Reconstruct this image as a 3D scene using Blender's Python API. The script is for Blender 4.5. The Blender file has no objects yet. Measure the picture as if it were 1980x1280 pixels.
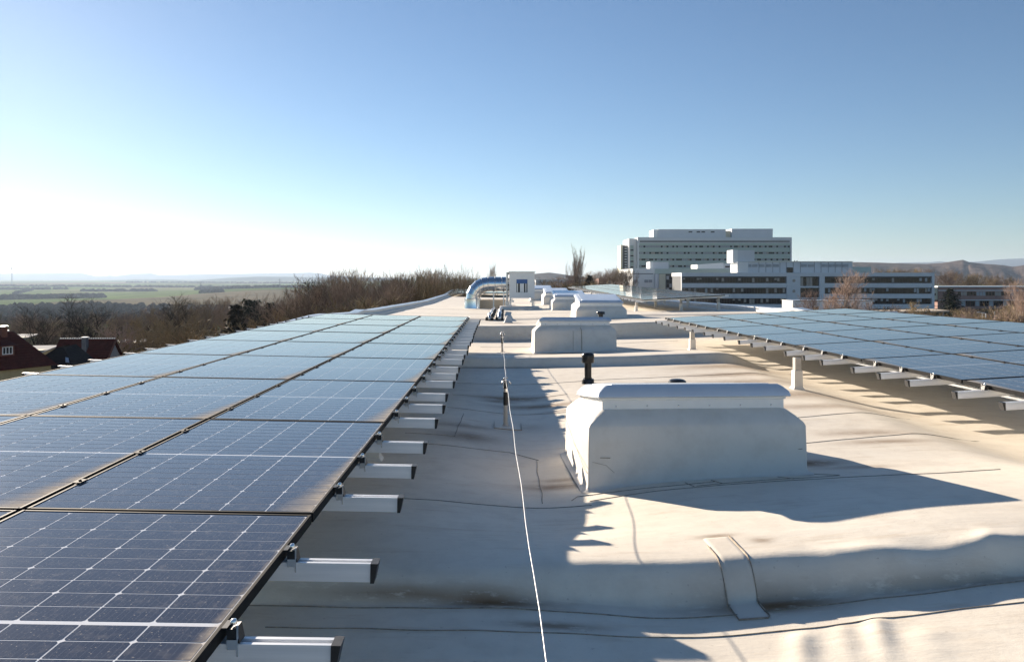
import bpy, math, random
import numpy as np
from mathutils import Vector, Matrix
R = math.radians
SC = bpy.context.scene
COL = SC.collection
random.seed(7)
rng = np.random.default_rng(11)

# ------------------------------------------------------------------ camera, world, sun, exposure
YAW, F, HOR, CAMZ = 0.0172, 1477.0, 538.0, 1.5
cam_d = bpy.data.cameras.new('camera')
cam = bpy.data.objects.new('camera', cam_d); COL.objects.link(cam)
cam.location = (0, 0, CAMZ)
cam.rotation_euler = (R(90), 0, -YAW)
cam_d.sensor_width = 36.0
cam_d.lens = F / 1980 * 36
cam_d.shift_y = -(640 - HOR) / 1980
cam_d.clip_start = 0.05
cam_d.clip_end = 90000
SC.camera = cam

SUN_AZ, SUN_EL = 35.0, 16.8          # degrees left of +Y, above the horizon
W = bpy.data.worlds.new('World'); SC.world = W; W.use_nodes = True
nt = W.node_tree; nt.nodes.clear()
sky = nt.nodes.new('ShaderNodeTexSky'); sky.sky_type = 'NISHITA'; sky.sun_disc = False
sky.sun_elevation = R(SUN_EL); sky.sun_rotation = R(-SUN_AZ)
sky.altitude = 2200; sky.air_density = 1.25; sky.dust_density = 0.62; sky.ozone_density = 3.8
bg = nt.nodes.new('ShaderNodeBackground'); bg.inputs['Strength'].default_value = 0.05
out = nt.nodes.new('ShaderNodeOutputWorld')
nt.links.new(sky.outputs[0], bg.inputs[0]); nt.links.new(bg.outputs[0], out.inputs[0])

sun_d = bpy.data.lights.new('sun', 'SUN'); sun_d.energy = 5.0; sun_d.angle = R(0.53); sun_d.color = (1.0, 0.87, 0.72)
sun = bpy.data.objects.new('sun', sun_d); COL.objects.link(sun)
az, el = R(SUN_AZ), R(SUN_EL)
to_sun = Vector((-math.sin(az) * math.cos(el), math.cos(az) * math.cos(el), math.sin(el)))
sun.rotation_euler = to_sun.to_track_quat('Z', 'Y').to_euler()

vs = SC.view_settings
SC.display_settings.display_device = 'sRGB'
vs.view_transform = 'Standard'; vs.look = 'None'; vs.gamma = 1; vs.exposure = 1.22
vs.use_curve_mapping = False
SC.cycles.use_denoising = True
SC.cycles.max_bounces = 7
SC.cycles.volume_bounces = 0
SC.cycles.volume_step_rate = 4

# ------------------------------------------------------------------ small helpers
FW = Vector((math.sin(YAW), math.cos(YAW), 0)); RT = Vector((math.cos(YAW), -math.sin(YAW), 0))
def at(px, py, d):
    """world point d metres ahead along the view axis (used to survey real positions)"""
    u = (px - 990) / F
    p = FW * d + RT * (u * d)
    return Vector((p.x, p.y, CAMZ - d * (py - HOR) / F))

def tag(o, label=None, cat=None, group=None, kind=None):
    if label: o['label'] = label
    if cat: o['category'] = cat
    if group: o['group'] = group
    if kind: o['kind'] = kind
    return o

def empty(name, loc=(0, 0, 0), rz=0.0, label=None, cat=None, group=None):
    o = bpy.data.objects.new(name, None); COL.objects.link(o)
    o.location = loc; o.rotation_euler = (0, 0, rz); o.empty_display_size = .2
    return tag(o, label, cat, group)

def inst(name, mesh, parent=None, loc=(0, 0, 0), rot=(0, 0, 0), scale=(1, 1, 1)):
    o = bpy.data.objects.new(name, mesh); COL.objects.link(o)
    o.parent = parent; o.location = loc; o.rotation_euler = rot; o.scale = scale
    return o

class MB:
    def __init__(s): s.v = []; s.f = []; s.m = []
    def quad(s, a, b, c, d, m=0):
        n = len(s.v); s.v += [tuple(a), tuple(b), tuple(c), tuple(d)]; s.f.append((n, n+1, n+2, n+3)); s.m.append(m); return s
    def poly(s, pts, m=0):
        n = len(s.v); s.v += [tuple(p) for p in pts]; s.f.append(tuple(range(n, n+len(pts)))); s.m.append(m); return s
    def hexa(s, p, m=0):
        n = len(s.v); s.v += [tuple(q) for q in p]
        for f in ((0,3,2,1), (4,5,6,7), (0,1,5,4), (1,2,6,5), (2,3,7,6), (3,0,4,7)):
            s.f.append(tuple(n+i for i in f)); s.m.append(m)
        return s
    def box(s, x0, x1, y0, y1, z0, z1, m=0):
        return s.hexa([(x0,y0,z0),(x1,y0,z0),(x1,y1,z0),(x0,y1,z0),(x0,y0,z1),(x1,y0,z1),(x1,y1,z1),(x0,y1,z1)], m)
    def bevbox(s, x0, x1, y0, y1, z0, z1, b=.004, m=0):
        rings = [(b, z0), (0, z0+b), (0, z1-b), (b, z1)]
        return s.loft([[(x0+i, y0+i, z), (x1-i, y0+i, z), (x1-i, y1-i, z), (x0+i, y1-i, z)] for i, z in rings], m)
    def loft(s, rings, m=0, cap=True, closed=True):
        n = len(s.v); k = len(rings[0])
        for r in rings: s.v += [tuple(p) for p in r]
        for i in range(len(rings)-1):
            for j in range(k if closed else k-1):
                a = n+i*k+j; b = n+i*k+(j+1) % k
                s.f.append((a, b, b+k, a+k)); s.m.append(m)
        if cap:
            s.f.append(tuple(reversed(range(n, n+k)))); s.m.append(m)
            e = n+(len(rings)-1)*k; s.f.append(tuple(range(e, e+k))); s.m.append(m)
        return s
    def tube(s, pts, rad, n=8, m=0, cap=True):
        pts = [Vector(p) for p in pts]
        if not hasattr(rad, '__len__'): rad = [rad]*len(pts)
        rings = []
        ref = Vector((0, 0, 1))
        d0 = (pts[1]-pts[0]).normalized()
        if abs(d0.z) > .9: ref = Vector((1, 0, 0))
        for i, p in enumerate(pts):
            d = (pts[min(i+1, len(pts)-1)]-pts[max(i-1, 0)]).normalized()
            x = d.cross(ref)
            if x.length < 1e-4: x = d.cross(Vector((0, 1, 0)))
            x.normalize(); y = x.cross(d)
            rings.append([p+(x*math.cos(2*math.pi*k/n)+y*math.sin(2*math.pi*k/n))*rad[i] for k in range(n)])
        return s.loft(rings, m, cap)
    def lathe(s, prof, c=(0, 0, 0), n=16, m=0, cap=True):
        return s.loft([[(c[0]+r*math.cos(2*math.pi*k/n), c[1]+r*math.sin(2*math.pi*k/n), c[2]+z) for k in range(n)] for r, z in prof], m, cap)
    def mesh(s, name, mats, smooth=False):
        me = bpy.data.meshes.new(name); me.from_pydata(s.v, [], s.f)
        if not isinstance(mats, (list, tuple)): mats = [mats]
        for q in mats: me.materials.append(q)
        if len(mats) > 1: me.polygons.foreach_set('material_index', s.m)
        if smooth:
            me.polygons.foreach_set('use_smooth', [True]*len(s.f))
            if smooth is not True:
                me.set_sharp_from_angle(angle=R(smooth))
        me.update(); return me
    def build(s, name, mats, parent=None, loc=(0, 0, 0), rot=(0, 0, 0), smooth=False):
        return inst(name, s.mesh(name, mats, smooth), parent, loc, rot)

# ------------------------------------------------------------------ materials
def mat(name, col, rough=.6, metal=0.0, spec=.5, coat=0.0, coat_rough=.05):
    m = bpy.data.materials.new(name); m.use_nodes = True
    b = m.node_tree.nodes['Principled BSDF']
    b.inputs['Base Color'].default_value = (*col, 1); b.inputs['Roughness'].default_value = rough
    b.inputs['Metallic'].default_value = metal; b.inputs['Specular IOR Level'].default_value = spec
    b.inputs['Coat Weight'].default_value = coat; b.inputs['Coat Roughness'].default_value = coat_rough
    return m
def N(m, t, **kw):
    n = m.node_tree.nodes.new(t)
    for k, v in kw.items(): setattr(n, k, v)
    return n
def L(m, a, b): m.node_tree.links.new(a, b)
def bsdf(m): return m.node_tree.nodes['Principled BSDF']
def noise(m, scale, detail=4, rough=.55, coord='Object', vscale=None):
    tc = N(m, 'ShaderNodeTexCoord'); n = N(m, 'ShaderNodeTexNoise')
    n.inputs['Scale'].default_value = scale; n.inputs['Detail'].default_value = detail; n.inputs['Roughness'].default_value = rough
    if vscale:
        mp = N(m, 'ShaderNodeMapping'); mp.inputs['Scale'].default_value = vscale
        L(m, tc.outputs[coord], mp.inputs[0]); L(m, mp.outputs[0], n.inputs['Vector'])
    else: L(m, tc.outputs[coord], n.inputs['Vector'])
    return n.outputs['Fac']
def ramp(m, fac, stops, interp='LINEAR'):
    r = N(m, 'ShaderNodeValToRGB'); cr = r.color_ramp; cr.interpolation = interp
    while len(cr.elements) < len(stops): cr.elements.new(.5)
    for e, (p, c) in zip(cr.elements, stops):
        e.position = p; e.color = (*c, 1) if hasattr(c, '__len__') else (c, c, c, 1)
    L(m, fac, r.inputs[0]); return r.outputs[0]
def mix(m, fac, a, b, mode='MIX'):
    x = N(m, 'ShaderNodeMix', data_type='RGBA', blend_type=mode)
    for s, v in ((0, fac), (6, a), (7, b)):
        if hasattr(v, 'is_output') or isinstance(v, bpy.types.NodeSocket): L(m, v, x.inputs[s])
        else: x.inputs[s].default_value = v if s == 0 else (*v, 1)
    return x.outputs[2]
def math_(m, op, a, b=0.0, c=None, clamp=False):
    x = N(m, 'ShaderNodeMath', operation=op, use_clamp=clamp)
    for i, v in enumerate((a, b) if c is None else (a, b, c)):
        if isinstance(v, bpy.types.NodeSocket): L(m, v, x.inputs[i])
        else: x.inputs[i].default_value = v
    return x.outputs[0]
def bump(m, h, strength=.3, dist=.01):
    b = N(m, 'ShaderNodeBump'); b.inputs['Strength'].default_value = strength; b.inputs['Distance'].default_value = dist
    L(m, h, b.inputs['Height']); L(m, b.outputs[0], bsdf(m).inputs['Normal']); return b
def speckled(name, c1, c2, scale=6, rough=.7, bs=.2, bd=.01, metal=0, coord='Object', vscale=None, spec=.4):
    m = mat(name, c1, rough, metal, spec)
    n = noise(m, scale, 5, .6, coord, vscale)
    L(m, ramp(m, n, [(.3, c1), (.7, c2)]), bsdf(m).inputs['Base Color'])
    if bs: bump(m, n, bs, bd)
    return m

# roof membrane: off-white sheet, soiling, brown water stains where the 'dirt' attribute says so
def membrane(name, dirt_attr=False, base=(.765, .69, .575), base2=(.83, .765, .65)):
    m = mat(name, base, .62, 0, .35)
    n1 = noise(m, .8, 5, .6); n2 = noise(m, 5, 5, .65); n3 = noise(m, 60, 3, .6)
    c = ramp(m, n1, [(.3, base), (.7, base2)])
    c = mix(m, math_(m, 'MULTIPLY', ramp(m, n2, [(.45, 0.), (.8, 1.)]), .35), c, (.47, .40, .32))
    if dirt_attr:
        a = N(m, 'ShaderNodeAttribute', attribute_name='dirt')
        st = noise(m, 3.2, 6, .7, 'Object', (.5, 3.0, 1))
        br = noise(m, 14, 5, .7, 'Object', (.6, 2.2, 1))
        f = math_(m, 'MULTIPLY', a.outputs['Fac'], ramp(m, br, [(.30, .10), (.46, 1.)]))
        c = mix(m, f, c, (.19, .10, .038))
        f2 = math_(m, 'MULTIPLY', ramp(m, st, [(.55, 0.), (.78, 1.)]), .42)
        c = mix(m, f2, c, (.42, .28, .14))
        sp = noise(m, 38, 2, .5)
        c = mix(m, math_(m, 'MULTIPLY', ramp(m, sp, [(.70, 0.), (.76, 1.)]), .3), c, (.28, .22, .17))
    L(m, c, bsdf(m).inputs['Base Color'])
    n4 = noise(m, 2.6, 4, .6, 'Object', (.45, 3.2, 1))
    h = math_(m, 'ADD', math_(m, 'MULTIPLY', n2, .7), math_(m, 'MULTIPLY', n3, .12))
    if dirt_attr: h = math_(m, 'ADD', h, math_(m, 'MULTIPLY', n4, .9))
    bump(m, h, .35, .012)
    return m
M_roof = membrane('membrane_roof', True)
M_memb = membrane('membrane_box', False, (.74, .69, .615), (.79, .745, .67))
M_seam = speckled('seam_dirt', (.20, .16, .12), (.44, .37, .29), 25, .8, 0)
M_patch = membrane('membrane_patch', False, (.72, .65, .545), (.79, .72, .61))
M_white = speckled('white_paint', (.80, .80, .78), (.86, .86, .84), 9, .35, .03)
M_lid = speckled('lid_metal', (.70, .73, .77), (.78, .81, .84), 4, .26, .02, .005, .3)
M_alu = speckled('aluminium', (.70, .72, .74), (.82, .83, .84), 40, .40, .03, .002, .35, vscale=(.05, 1, 1))
M_galv = speckled('galvanised', (.48, .50, .52), (.66, .67, .68), 14, .34, .03, .003, .9)
M_duct = speckled('duct_sheet', (.66, .68, .70), (.76, .77, .78), 3, .16, .05, .01, 1.0)
M_steel = mat('bright_steel', (.72, .72, .72), .2, 1)
M_black = speckled('black_plastic', (.012, .012, .013), (.03, .03, .03), 30, .42, .05)
M_blackg = speckled('black_pipe', (.010, .010, .011), (.022, .022, .022), 18, .28, .05)
M_frame = speckled('panel_frame_black', (.014, .014, .015), (.028, .027, .026), 12, .65, 0, 0, 0, spec=.06)
M_postp = speckled('post_grey', (.42, .39, .34), (.52, .48, .42), 10, .6, .1)
M_rope = speckled('cable_metal', (.42, .42, .42), (.56, .56, .55), 90, .35, .2, .002, .5)

def panel_surface(name, base, lines):
    m = mat(name, base, .5, 0, .0, 1.0, .02)
    b = bsdf(m); b.inputs['Coat IOR'].default_value = 1.45
    tc = N(m, 'ShaderNodeTexCoord'); sx = N(m, 'ShaderNodeSeparateXYZ'); L(m, tc.outputs['Object'], sx.inputs[0])
    x, y = sx.outputs[0], sx.outputs[1]
    oi = N(m, 'ShaderNodeObjectInfo')
    off = N(m, 'ShaderNodeVectorMath', operation='ADD'); cmb = N(m, 'ShaderNodeCombineXYZ')
    L(m, math_(m, 'MULTIPLY', oi.outputs['Random'], 37.0), cmb.inputs[2])
    L(m, tc.outputs['Object'], off.inputs[0]); L(m, cmb.outputs[0], off.inputs[1])
    def nz(sc, det=4, vs=(1, 1, 1)):
        mp = N(m, 'ShaderNodeMapping'); mp.inputs['Scale'].default_value = vs
        n = N(m, 'ShaderNodeTexNoise'); n.inputs['Scale'].default_value = sc; n.inputs['Detail'].default_value = det; n.inputs['Roughness'].default_value = .65
        L(m, off.outputs[0], mp.inputs[0]); L(m, mp.outputs[0], n.inputs['Vector']); return n.outputs['Fac']
    c = base
    if lines:
        fr = math_(m, 'FRACT', math_(m, 'DIVIDE', x, .0168))
        ln = math_(m, 'LESS_THAN', fr, .05)
        c = mix(m, math_(m, 'MULTIPLY', ln, .35), base, (.30, .32, .36))
        c = mix(m, ramp(m, nz(.9, 2), [(.35, 0.), (.7, .6)]), c, (base[0]*1.6, base[1]*1.5, base[2]*1.3))
    # dust film washed to the low edge and into the near corner
    e = math_(m, 'SUBTRACT', .519, x)
    ny = math_(m, 'DIVIDE', math_(m, 'ADD', y, .8775), 1.755)           # 0 near, 1 far
    wd = math_(m, 'MULTIPLY_ADD', math_(m, 'POWER', math_(m, 'SUBTRACT', 1.0, ny, clamp=True), 3.0), .16, .024)
    k = math_(m, 'SUBTRACT', 1.0, math_(m, 'DIVIDE', e, wd), clamp=True)
    streak = nz(7, 5, (.7, 4, 1))
    dust = math_(m, 'MULTIPLY', math_(m, 'POWER', k, 1.2), ramp(m, streak, [(.25, .25), (.7, 1.)]))
    fine = math_(m, 'MULTIPLY', ramp(m, nz(26, 5), [(.52, 0.), (.8, 1.)]), .13)
    vr = N(m, 'ShaderNodeTexVoronoi'); vr.inputs['Scale'].default_value = 1.15; vr.inputs['Randomness'].default_value = 1
    L(m, off.outputs[0], vr.inputs['Vector'])
    drop = math_(m, 'MULTIPLY', math_(m, 'LESS_THAN', math_(m, 'ADD', vr.outputs['Distance'], math_(m, 'MULTIPLY', nz(60, 2), .012)), .019), .8)
    speck = math_(m, 'MULTIPLY', ramp(m, nz(160, 1), [(.70, 0.), (.74, 1.)]), .45)
    film = math_(m, 'MULTIPLY_ADD', nz(2.2, 4), .05, .02)
    tot = math_(m, 'ADD', math_(m, 'ADD', math_(m, 'ADD', dust, film), drop), math_(m, 'ADD', fine, speck), clamp=True)
    c = mix(m, tot, c, (.70, .61, .49))
    L(m, c, b.inputs['Base Color'])
    L(m, math_(m, 'SUBTRACT', 1.0, math_(m, 'MULTIPLY', dust, 1.5), clamp=True), b.inputs['Coat Weight'])
    L(m, math_(m, 'MULTIPLY_ADD', dust, .05, .042), b.inputs['Coat Roughness'])
    return m
M_cell = panel_surface('solar_cell', (.012, .016, .036), True)
M_sheet = panel_surface('panel_backsheet', (.80, .81, .82), False)

# ------------------------------------------------------------------ roof relief
def sst(t):
    t = np.clip(t, 0, 1); return t*t*(3-2*t)
_ph = [(rng.uniform(0, 6.28), rng.uniform(0, 6.28), rng.uniform(-1, 1)) for _ in range(14)]
BUMPS = [(1.28, 3.22, .016, .055), (1.48, 3.26, .008, .05), (1.64, 3.29, .019, .055), (1.78, 3.16, .008, .09), (1.0, 3.0, .008, .2)]
def zroof(X, Y):
    X = np.asarray(X, float); Y = np.asarray(Y, float)
    z = .030*np.sqrt(np.maximum(X-.6, 0)**2+.04)-.006-.020*np.maximum(X-5, 0)-.14*sst((X-3.7)/.9)*sst((Y-4.5)/1.5)*(1-sst((Y-13)/5)) + .018*np.maximum(-X-.2, 0)
    z = z - .085*np.exp(-((X-.28)/.60)**2)*sst((Y-3.7)/1.2)*(1-sst((Y-8.5)/4))
    # step up to the next field, close to the camera; the field behind it falls away again
    YA = 3.57+.030*X+.025*np.sin(X*2.1+.4)+.012*np.sin(X*5.3)
    hA = (.165-.03*sst((X-1.5)/1.5))*(.62+.38*sst((X+.2)/1.1))
    t = np.clip((Y-YA)/(.20-.05*sst((X-1.2)/1.5)), 0, 1)
    fold = (.012*np.sin(X*7.5+1.0+np.sin(X*3.1))*np.exp(-((Y-YA-.13)/.09)**2)+.010*np.exp(-(((X-1.72)+(Y-YA)*.5)/.05)**2)*np.exp(-((Y-YA-.10)/.12)**2)+.009*np.exp(-(((X-2.35)-(Y-YA)*.6)/.06)**2)*np.exp(-((Y-YA-.12)/.12)**2))*sst((X-1.35)/.4)
    rise = (1-(1-t)**2.6)
    S = .095+.065*sst((X-.8)/1.8)
    z = z - hA*(1-rise) + fold + S*(1-sst((Y-YA-.35)/2.1))
    for i, (bx, by, h, w) in enumerate(BUMPS):
        dx = X-bx+(by-Y)*.35; dy = Y-by
        z = z + h*np.exp(-(dx/w)**2)*np.where(dy > 0, np.exp(-(dy/.055)**2), np.exp(-(dy/.26)**2))*(Y < YA+.05)
    # low ridge
    B = np.clip((Y-12.85)/.14, 0, 1); B = 1-(1-B)**2
    z = z + .145*B*(1-sst((Y-12.95)/2.6))*(1-sst((X-3.9)/.8))
    # tall step across the whole roof
    C = np.clip((Y-18.55)/.10, 0, 1)
    z = z + C*(.335-.036*np.clip(Y-18.6, 0, 5)-.013*np.clip(Y-23.6, 0, 24))
    z = z + .06*np.clip((Y-24.6)/.1, 0, 1)*(1-sst((Y-24.7)/2.5))
    # uneven sheet
    for k, (a, b, s) in enumerate(_ph[:7]):
        f = 1.1+.55*k
        z = z + .0045/(1+.25*k)*np.sin(f*(X*(.45+.3*s)+Y*(1.0-.2*s))+a)*np.cos(f*.7*(X*s-Y*.35)+b)
    return z
def zr(x, y): return float(zroof(x, y))

X0, X1, Y0, Y1 = -4.35, 9.55, -2.0, 80.0
xs = np.unique(np.round(np.concatenate([np.arange(X0, -1, .25), np.arange(-1, .9, .04), np.arange(.9, 2.9, .022), np.arange(2.9, 4.2, .04), np.arange(4.2, X1, .25), [X1]]), 4))
ys = np.unique(np.round(np.concatenate([np.arange(Y0, 2, .2), np.arange(2, 2.6, .035), np.arange(2.6, 4.3, .022), np.arange(4.3, 7, .035), np.arange(7, 12.7, .1), np.arange(12.7, 13.4, .04), np.arange(13.4, 18.4, .12),
     np.arange(18.4, 19, .03), np.arange(19, 28, .12), np.arange(28, Y1, .5), [Y1]]), 4))
GX, GY = np.meshgrid(xs, ys); GZ = zroof(GX, GY)
nx, ny = len(xs), len(ys)
V = np.stack([GX, GY, GZ], -1).reshape(-1, 3)
idx = np.arange(nx*ny).reshape(ny, nx)
Fq = np.stack([idx[:-1, :-1], idx[:-1, 1:], idx[1:, 1:], idx[1:, :-1]], -1).reshape(-1, 4)
rm = bpy.data.meshes.new('roof'); rm.from_pydata(V.tolist(), [], Fq.tolist()); rm.materials.append(M_roof)
rm.polygons.foreach_set('use_smooth', [True]*len(Fq))
# soiling: where water stood (x, y, half length, half width, amount)
STAINS = [(-.03, 3.56, .26, .05, 1.0), (-.35, 3.57, .5, .03, .55), (.25, 3.36, .18, .03, .6), (1.3, 3.56, .30, .07, .75), (2.3, 3.60, .8, .03, .4), (1.17, 4.10, .09, .03, .55), (1.38, 3.98, .05, .04, .5),
  (.42, 5.75, .22, .09, .6), (.5, 5.95, .2, .05, .45), (2.42, 5.95, .22, .10, .9), (2.75, 5.75, .25, .06, .4), (.15, 9.9, .42, .16, 1.0), (.5, 9.3, .45, .12, .8), (.0, 9.65, .2, .08, .8),
  (1.2, 8.4, .30, .06, .7), (.9, 8.9, .35, .05, .5), (2.2, 10.6, .6, .12, .3), (3.4, 11.2, .6, .18, .55), (3.2, 10.4, .7, .2, .5), (3.6, 9.3, .6, .25, .5), (3.5, 8.4, .8, .15, .4), (3.35, 7.0, .35, .10, .45), (3.4, 6.6, .35, .08, .5),
  (1.15, 15.2, .3, .2, .5), (2.9, 15.2, .35, .18, .9), (.6, 15.0, .5, .25, .35), (0.35, 21.5, .3, .3, .6), (-.3, 7.4, .25, .2, .6), (-.35, 7.9, .3, .1, .5), (.2, 8.05, .3, .2, .25), (.3, 18.3, 2.5, .2, .35), (3.6, 12.2, .8, .35, .5), (.0, 12.75, 1.2, .06, .6)]
dirt = np.zeros(nx*ny)
for sx_, sy_, a, b, k in STAINS:
    dirt = np.maximum(dirt, min(1, k*1.35)*np.exp(-((V[:, 0]-sx_)/(a*1.15))**2-((V[:, 1]-sy_)/(b*1.15))**2))
at_ = rm.attributes.new('dirt', 'FLOAT', 'POINT'); at_.data.foreach_set('value', dirt.astype(np.float32))
rm.update()
roof = inst('roof', rm); tag(roof, 'off white membrane flat roof with stains, seams and wrinkled steps', kind='structure')

GROUND = -11.5
b = MB(); b.box(X0-.28, X1+.28, Y0-1, Y1+.3, GROUND-4, -1.2)
M_render = speckled('wall_render', (.50, .47, .42), (.58, .55, .50), 2, .85, .2)
wall = b.build('building_wall', M_render); tag(wall, 'rendered outer walls under the flat roof', kind='structure')

# parapets: coping plus inner upstand, following the roof
def parapet(name, xa, sgn, label, tops):
    mb = MB(); rings = []
    yy = np.arange(Y0, Y1+.01, 1.0)
    zp = lambda y: zr(xa, y) if y > 19.3 or sgn > 0 else zr(xa, -2)+(zr(xa, 19.4)-zr(xa, -2))*(y+2)/21.4
    for y in yy:
        z = zp(y)
        prof = [(.00, z-.02), (.02, z+.07), (.06, z+.085), (.17, z+.085), (.185, z+tops), (.20, z+tops+.015), (.46, z+tops+.03), (.47, z-1.4), (.1, z-1.4)]
        rings.append([(xa+sgn*p, y, q) for p, q in prof])
    mb.loft(rings, 0)
    o = mb.build(name, M_memb); tag(o, label, kind='structure')
    cb = MB()
    rings = []
    for y in yy:
        z = zp(y)+tops
        prof = [(.19, z-.05), (.19, z+.022), (.20, z+.034), (.48, z+.05), (.50, z+.03), (.50, z-.08), (.485, z-.08), (.485, z-.002), (.21, z-.002)]
        rings.append([(xa+sgn*p, y, q) for p, q in prof])
    cb.loft(rings, 0); cb.build('coping', M_galv, o, smooth=30)
    return o
parapet('parapet', X0+.15, -1, 'low parapet with metal coping along the tree side of the roof', .17)
parapet('parapet', X1-.05, 1, 'low white parapet along the hospital side of the roof', .12)

# membrane laps and patches, draped over the relief
def drape(pts, step=.05):
    out_ = []
    for (xa, ya), (xb, yb) in zip(pts[:-1], pts[1:]):
        n = max(2, int(math.hypot(xb-xa, yb-ya)/step))
        for i in range(n): out_.append((xa+(xb-xa)*i/n, ya+(yb-ya)*i/n))
    out_.append(pts[-1]); return out_
def seam(pts, w=.008, h=.004, wob=.006):
    w = w*.62; p = drape(pts); mb = MB(); rings = []
    ph = random.uniform(0, 6)
    for i, (x, y) in enumerate(p):
        a = p[max(i-1, 0)]; c = p[min(i+1, len(p)-1)]
        dx, dy = c[0]-a[0], c[1]-a[1]; l = math.hypot(dx, dy) or 1
        nxx, nyy = -dy/l, dx/l
        o_ = wob*math.sin(i*.23+ph)+wob*.5*math.sin(i*.71+ph*2)
        ww = w*(.7+.5*abs(math.sin(i*.37+ph)))
        q = []
        for s_, zz in ((-1, -.004), (-.8, h), (.8, h), (1, -.004)):
            xx, yy_ = x+nxx*(o_+s_*ww/2), y+nyy*(o_+s_*ww/2)
            q.append((xx, yy_, zr(xx, yy_)+zz))
        rings.append(q)
    mb.loft(rings, 0); return mb.build('membrane_seam', M_seam, roof)
seam([(-1.2, 3.50), (.0, 3.50), (.9, 3.49), (2.0, 3.55), (3.2, 3.62)], .007)
seam([(-1.0, 3.28), (.6, 3.29), (1.6, 3.33), (3.2, 3.42)], .006)
seam([(-.9, 5.12), (.3, 5.12), (.62, 5.10)], .008); seam([(.62, 5.2), (1.9, 5.33), (3.6, 5.42)], .008)
seam([(.30, 5.25), (.33, 6.6)], .008); seam([(-.8, 6.9), (.1, 6.9), (.34, 6.62)], .008)
seam([(-.42, 7.35), (-.40, 8.6)], .010); seam([(-.9, 7.35), (-.42, 7.35)], .008)
seam([(-.6, 8.9), (.5, 8.85), (1.0, 8.7)], .012)
seam([(-.6, 10.9), (2.2, 11.1), (4, 11.3)], .012); seam([(-.6, 9.9), (.9, 10.0)], .012)
seam([(2.5, 6.6), (4.6, 7.1)], .008); seam([(2.4, 7.6), (4.4, 8.1)], .008)
seam([(-.5, 14.1), (3.8, 14.5)], .016); seam([(-.4, 16.6), (4, 17)], .016)
for yy in (21, 23.2, 26.5, 30, 36): seam([(-4, yy), (8.8, yy+.3)], .02)
def patch(name, x0, y0, x1, y1, sk=0.0, nx_=10, ny_=40, h=.005, label=None):
    mb = MB()
    for lay in (0,):
        g = [[None]*(nx_+1) for _ in range(ny_+1)]
        for j in range(ny_+1):
            for i in range(nx_+1):
                u, v = i/nx_, j/ny_
                r = 0
                x = x0+(x1-x0)*u+sk*v; y = y0+(y1-y0)*v
                edge = (i in (0, nx_)) or (j in (0, ny_))
                g[j][i] = (x, y, zr(x, y)+(-.004 if edge else h))
        n = len(mb.v)
        for row in g: mb.v += row
        for j in range(ny_):
            for i in range(nx_):
                a = n+j*(nx_+1)+i; mb.f.append((a, a+1, a+nx_+2, a+nx_+1)); mb.m.append(0)
    o = mb.build(name, M_patch, roof, smooth=True)
    if label: o['label'] = label
    return o
patch('membrane_patch', 1.085, 3.44, 1.235, 4.08, 0, label='strip patch welded over the near roof step')
seam([(1.085, 3.44), (1.085, 3.95)], .006, .008, .002); seam([(1.235, 3.46), (1.235, 4.08)], .006, .008, .002)
seam([(1.085, 3.44), (1.22, 3.44), (1.235, 3.46)], .006, .008, .001)
patch('membrane_patch', -.05, 7.95, .24, 8.33, 0, 8, 8, label='square patch under the near cable post')
seam([(-.05, 7.95), (.24, 7.95)], .008, .008, .001); seam([(-.05, 7.95), (-.05, 8.33)], .008, .008, .001); seam([(.24, 7.95), (.24, 8.33)], .008, .008, .001)

# ------------------------------------------------------------------ solar arrays
PW, PL, PXP, PYP = 1.038, 1.755, 1.058, 1.775
mb = MB()
mb.box(-.511, .511, -.8695, .8695, -.006, -.0035)
ME_sheet = mb.mesh('solar_panel', M_sheet)
mb = MB()
fw, fh = .011, .035
for a in (-1, 1):
    x_o, x_i = a*.519, a*(.519-fw)
    mb.bevbox(min(x_o, x_i), max(x_o, x_i), -.8775, .8775, -fh, 0, .0012)
    y_o, y_i = a*.8775, a*(.8775-fw)
    mb.bevbox(-.519+fw+.0005, .519-fw-.0005, min(y_o, y_i), max(y_o, y_i), -fh, -.0003, .0012)
ME_frame = mb.mesh('panel_frame', M_frame)
# 6 x 20 half-cut cells with chamfered corners, a wider gap at the middle
mb = MB()
cw, ch = .1632, .0795
for i in range(6):
    xa = (i-3)*.1685+.00265; xb = xa+cw
    for j in range(20):
        half = j//10; k = j % 10
        ya = (.008 if half else -.008-10*.0850)+k*.0850+.00275; yb = ya+ch
        c = .0065
        if (k % 2 == 0) == (half == 1): pts = [(xa+c, ya), (xb-c, ya), (xb, ya+c), (xb, yb), (xa, yb), (xa, ya+c)]
        else: pts = [(xa, ya), (xb, ya), (xb, yb-c), (xb-c, yb), (xa+c, yb), (xa, yb-c)]
        mb.poly([(x, y, -.0028) for x, y in pts])
ME_cells = mb.mesh('solar_cells', M_cell)

# rails run across the array; local x along the rail from the low end, top of rail at z = 0
def rail_mesh(length):
    m = MB()
    m.box(0, length, -.020, .020, -.058, -.012)
    m.box(0, length, -.020, -.009, -.0118, 0); m.box(0, length, .009, .020, -.0118, 0)
    m.box(0, length, -.0235, -.0202, -.052, -.0485); m.box(0, length, -.0235, -.0202, -.0085, -.001)
    m.box(0, length, -.0235, -.0202, -.0445, -.0125)
    return m.mesh('mounting_rail', M_alu)
mb = MB(); mb.hexa([(-.012, -.026, -.060), (0, -.026, -.060), (0, .026, -.060), (-.012, .026, -.060), (-.024, -.026, .002), (0, -.026, .002), (0, .026, .002), (-.024, .026, .002)])
ME_cap = mb.mesh('end_cap', M_black)
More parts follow.
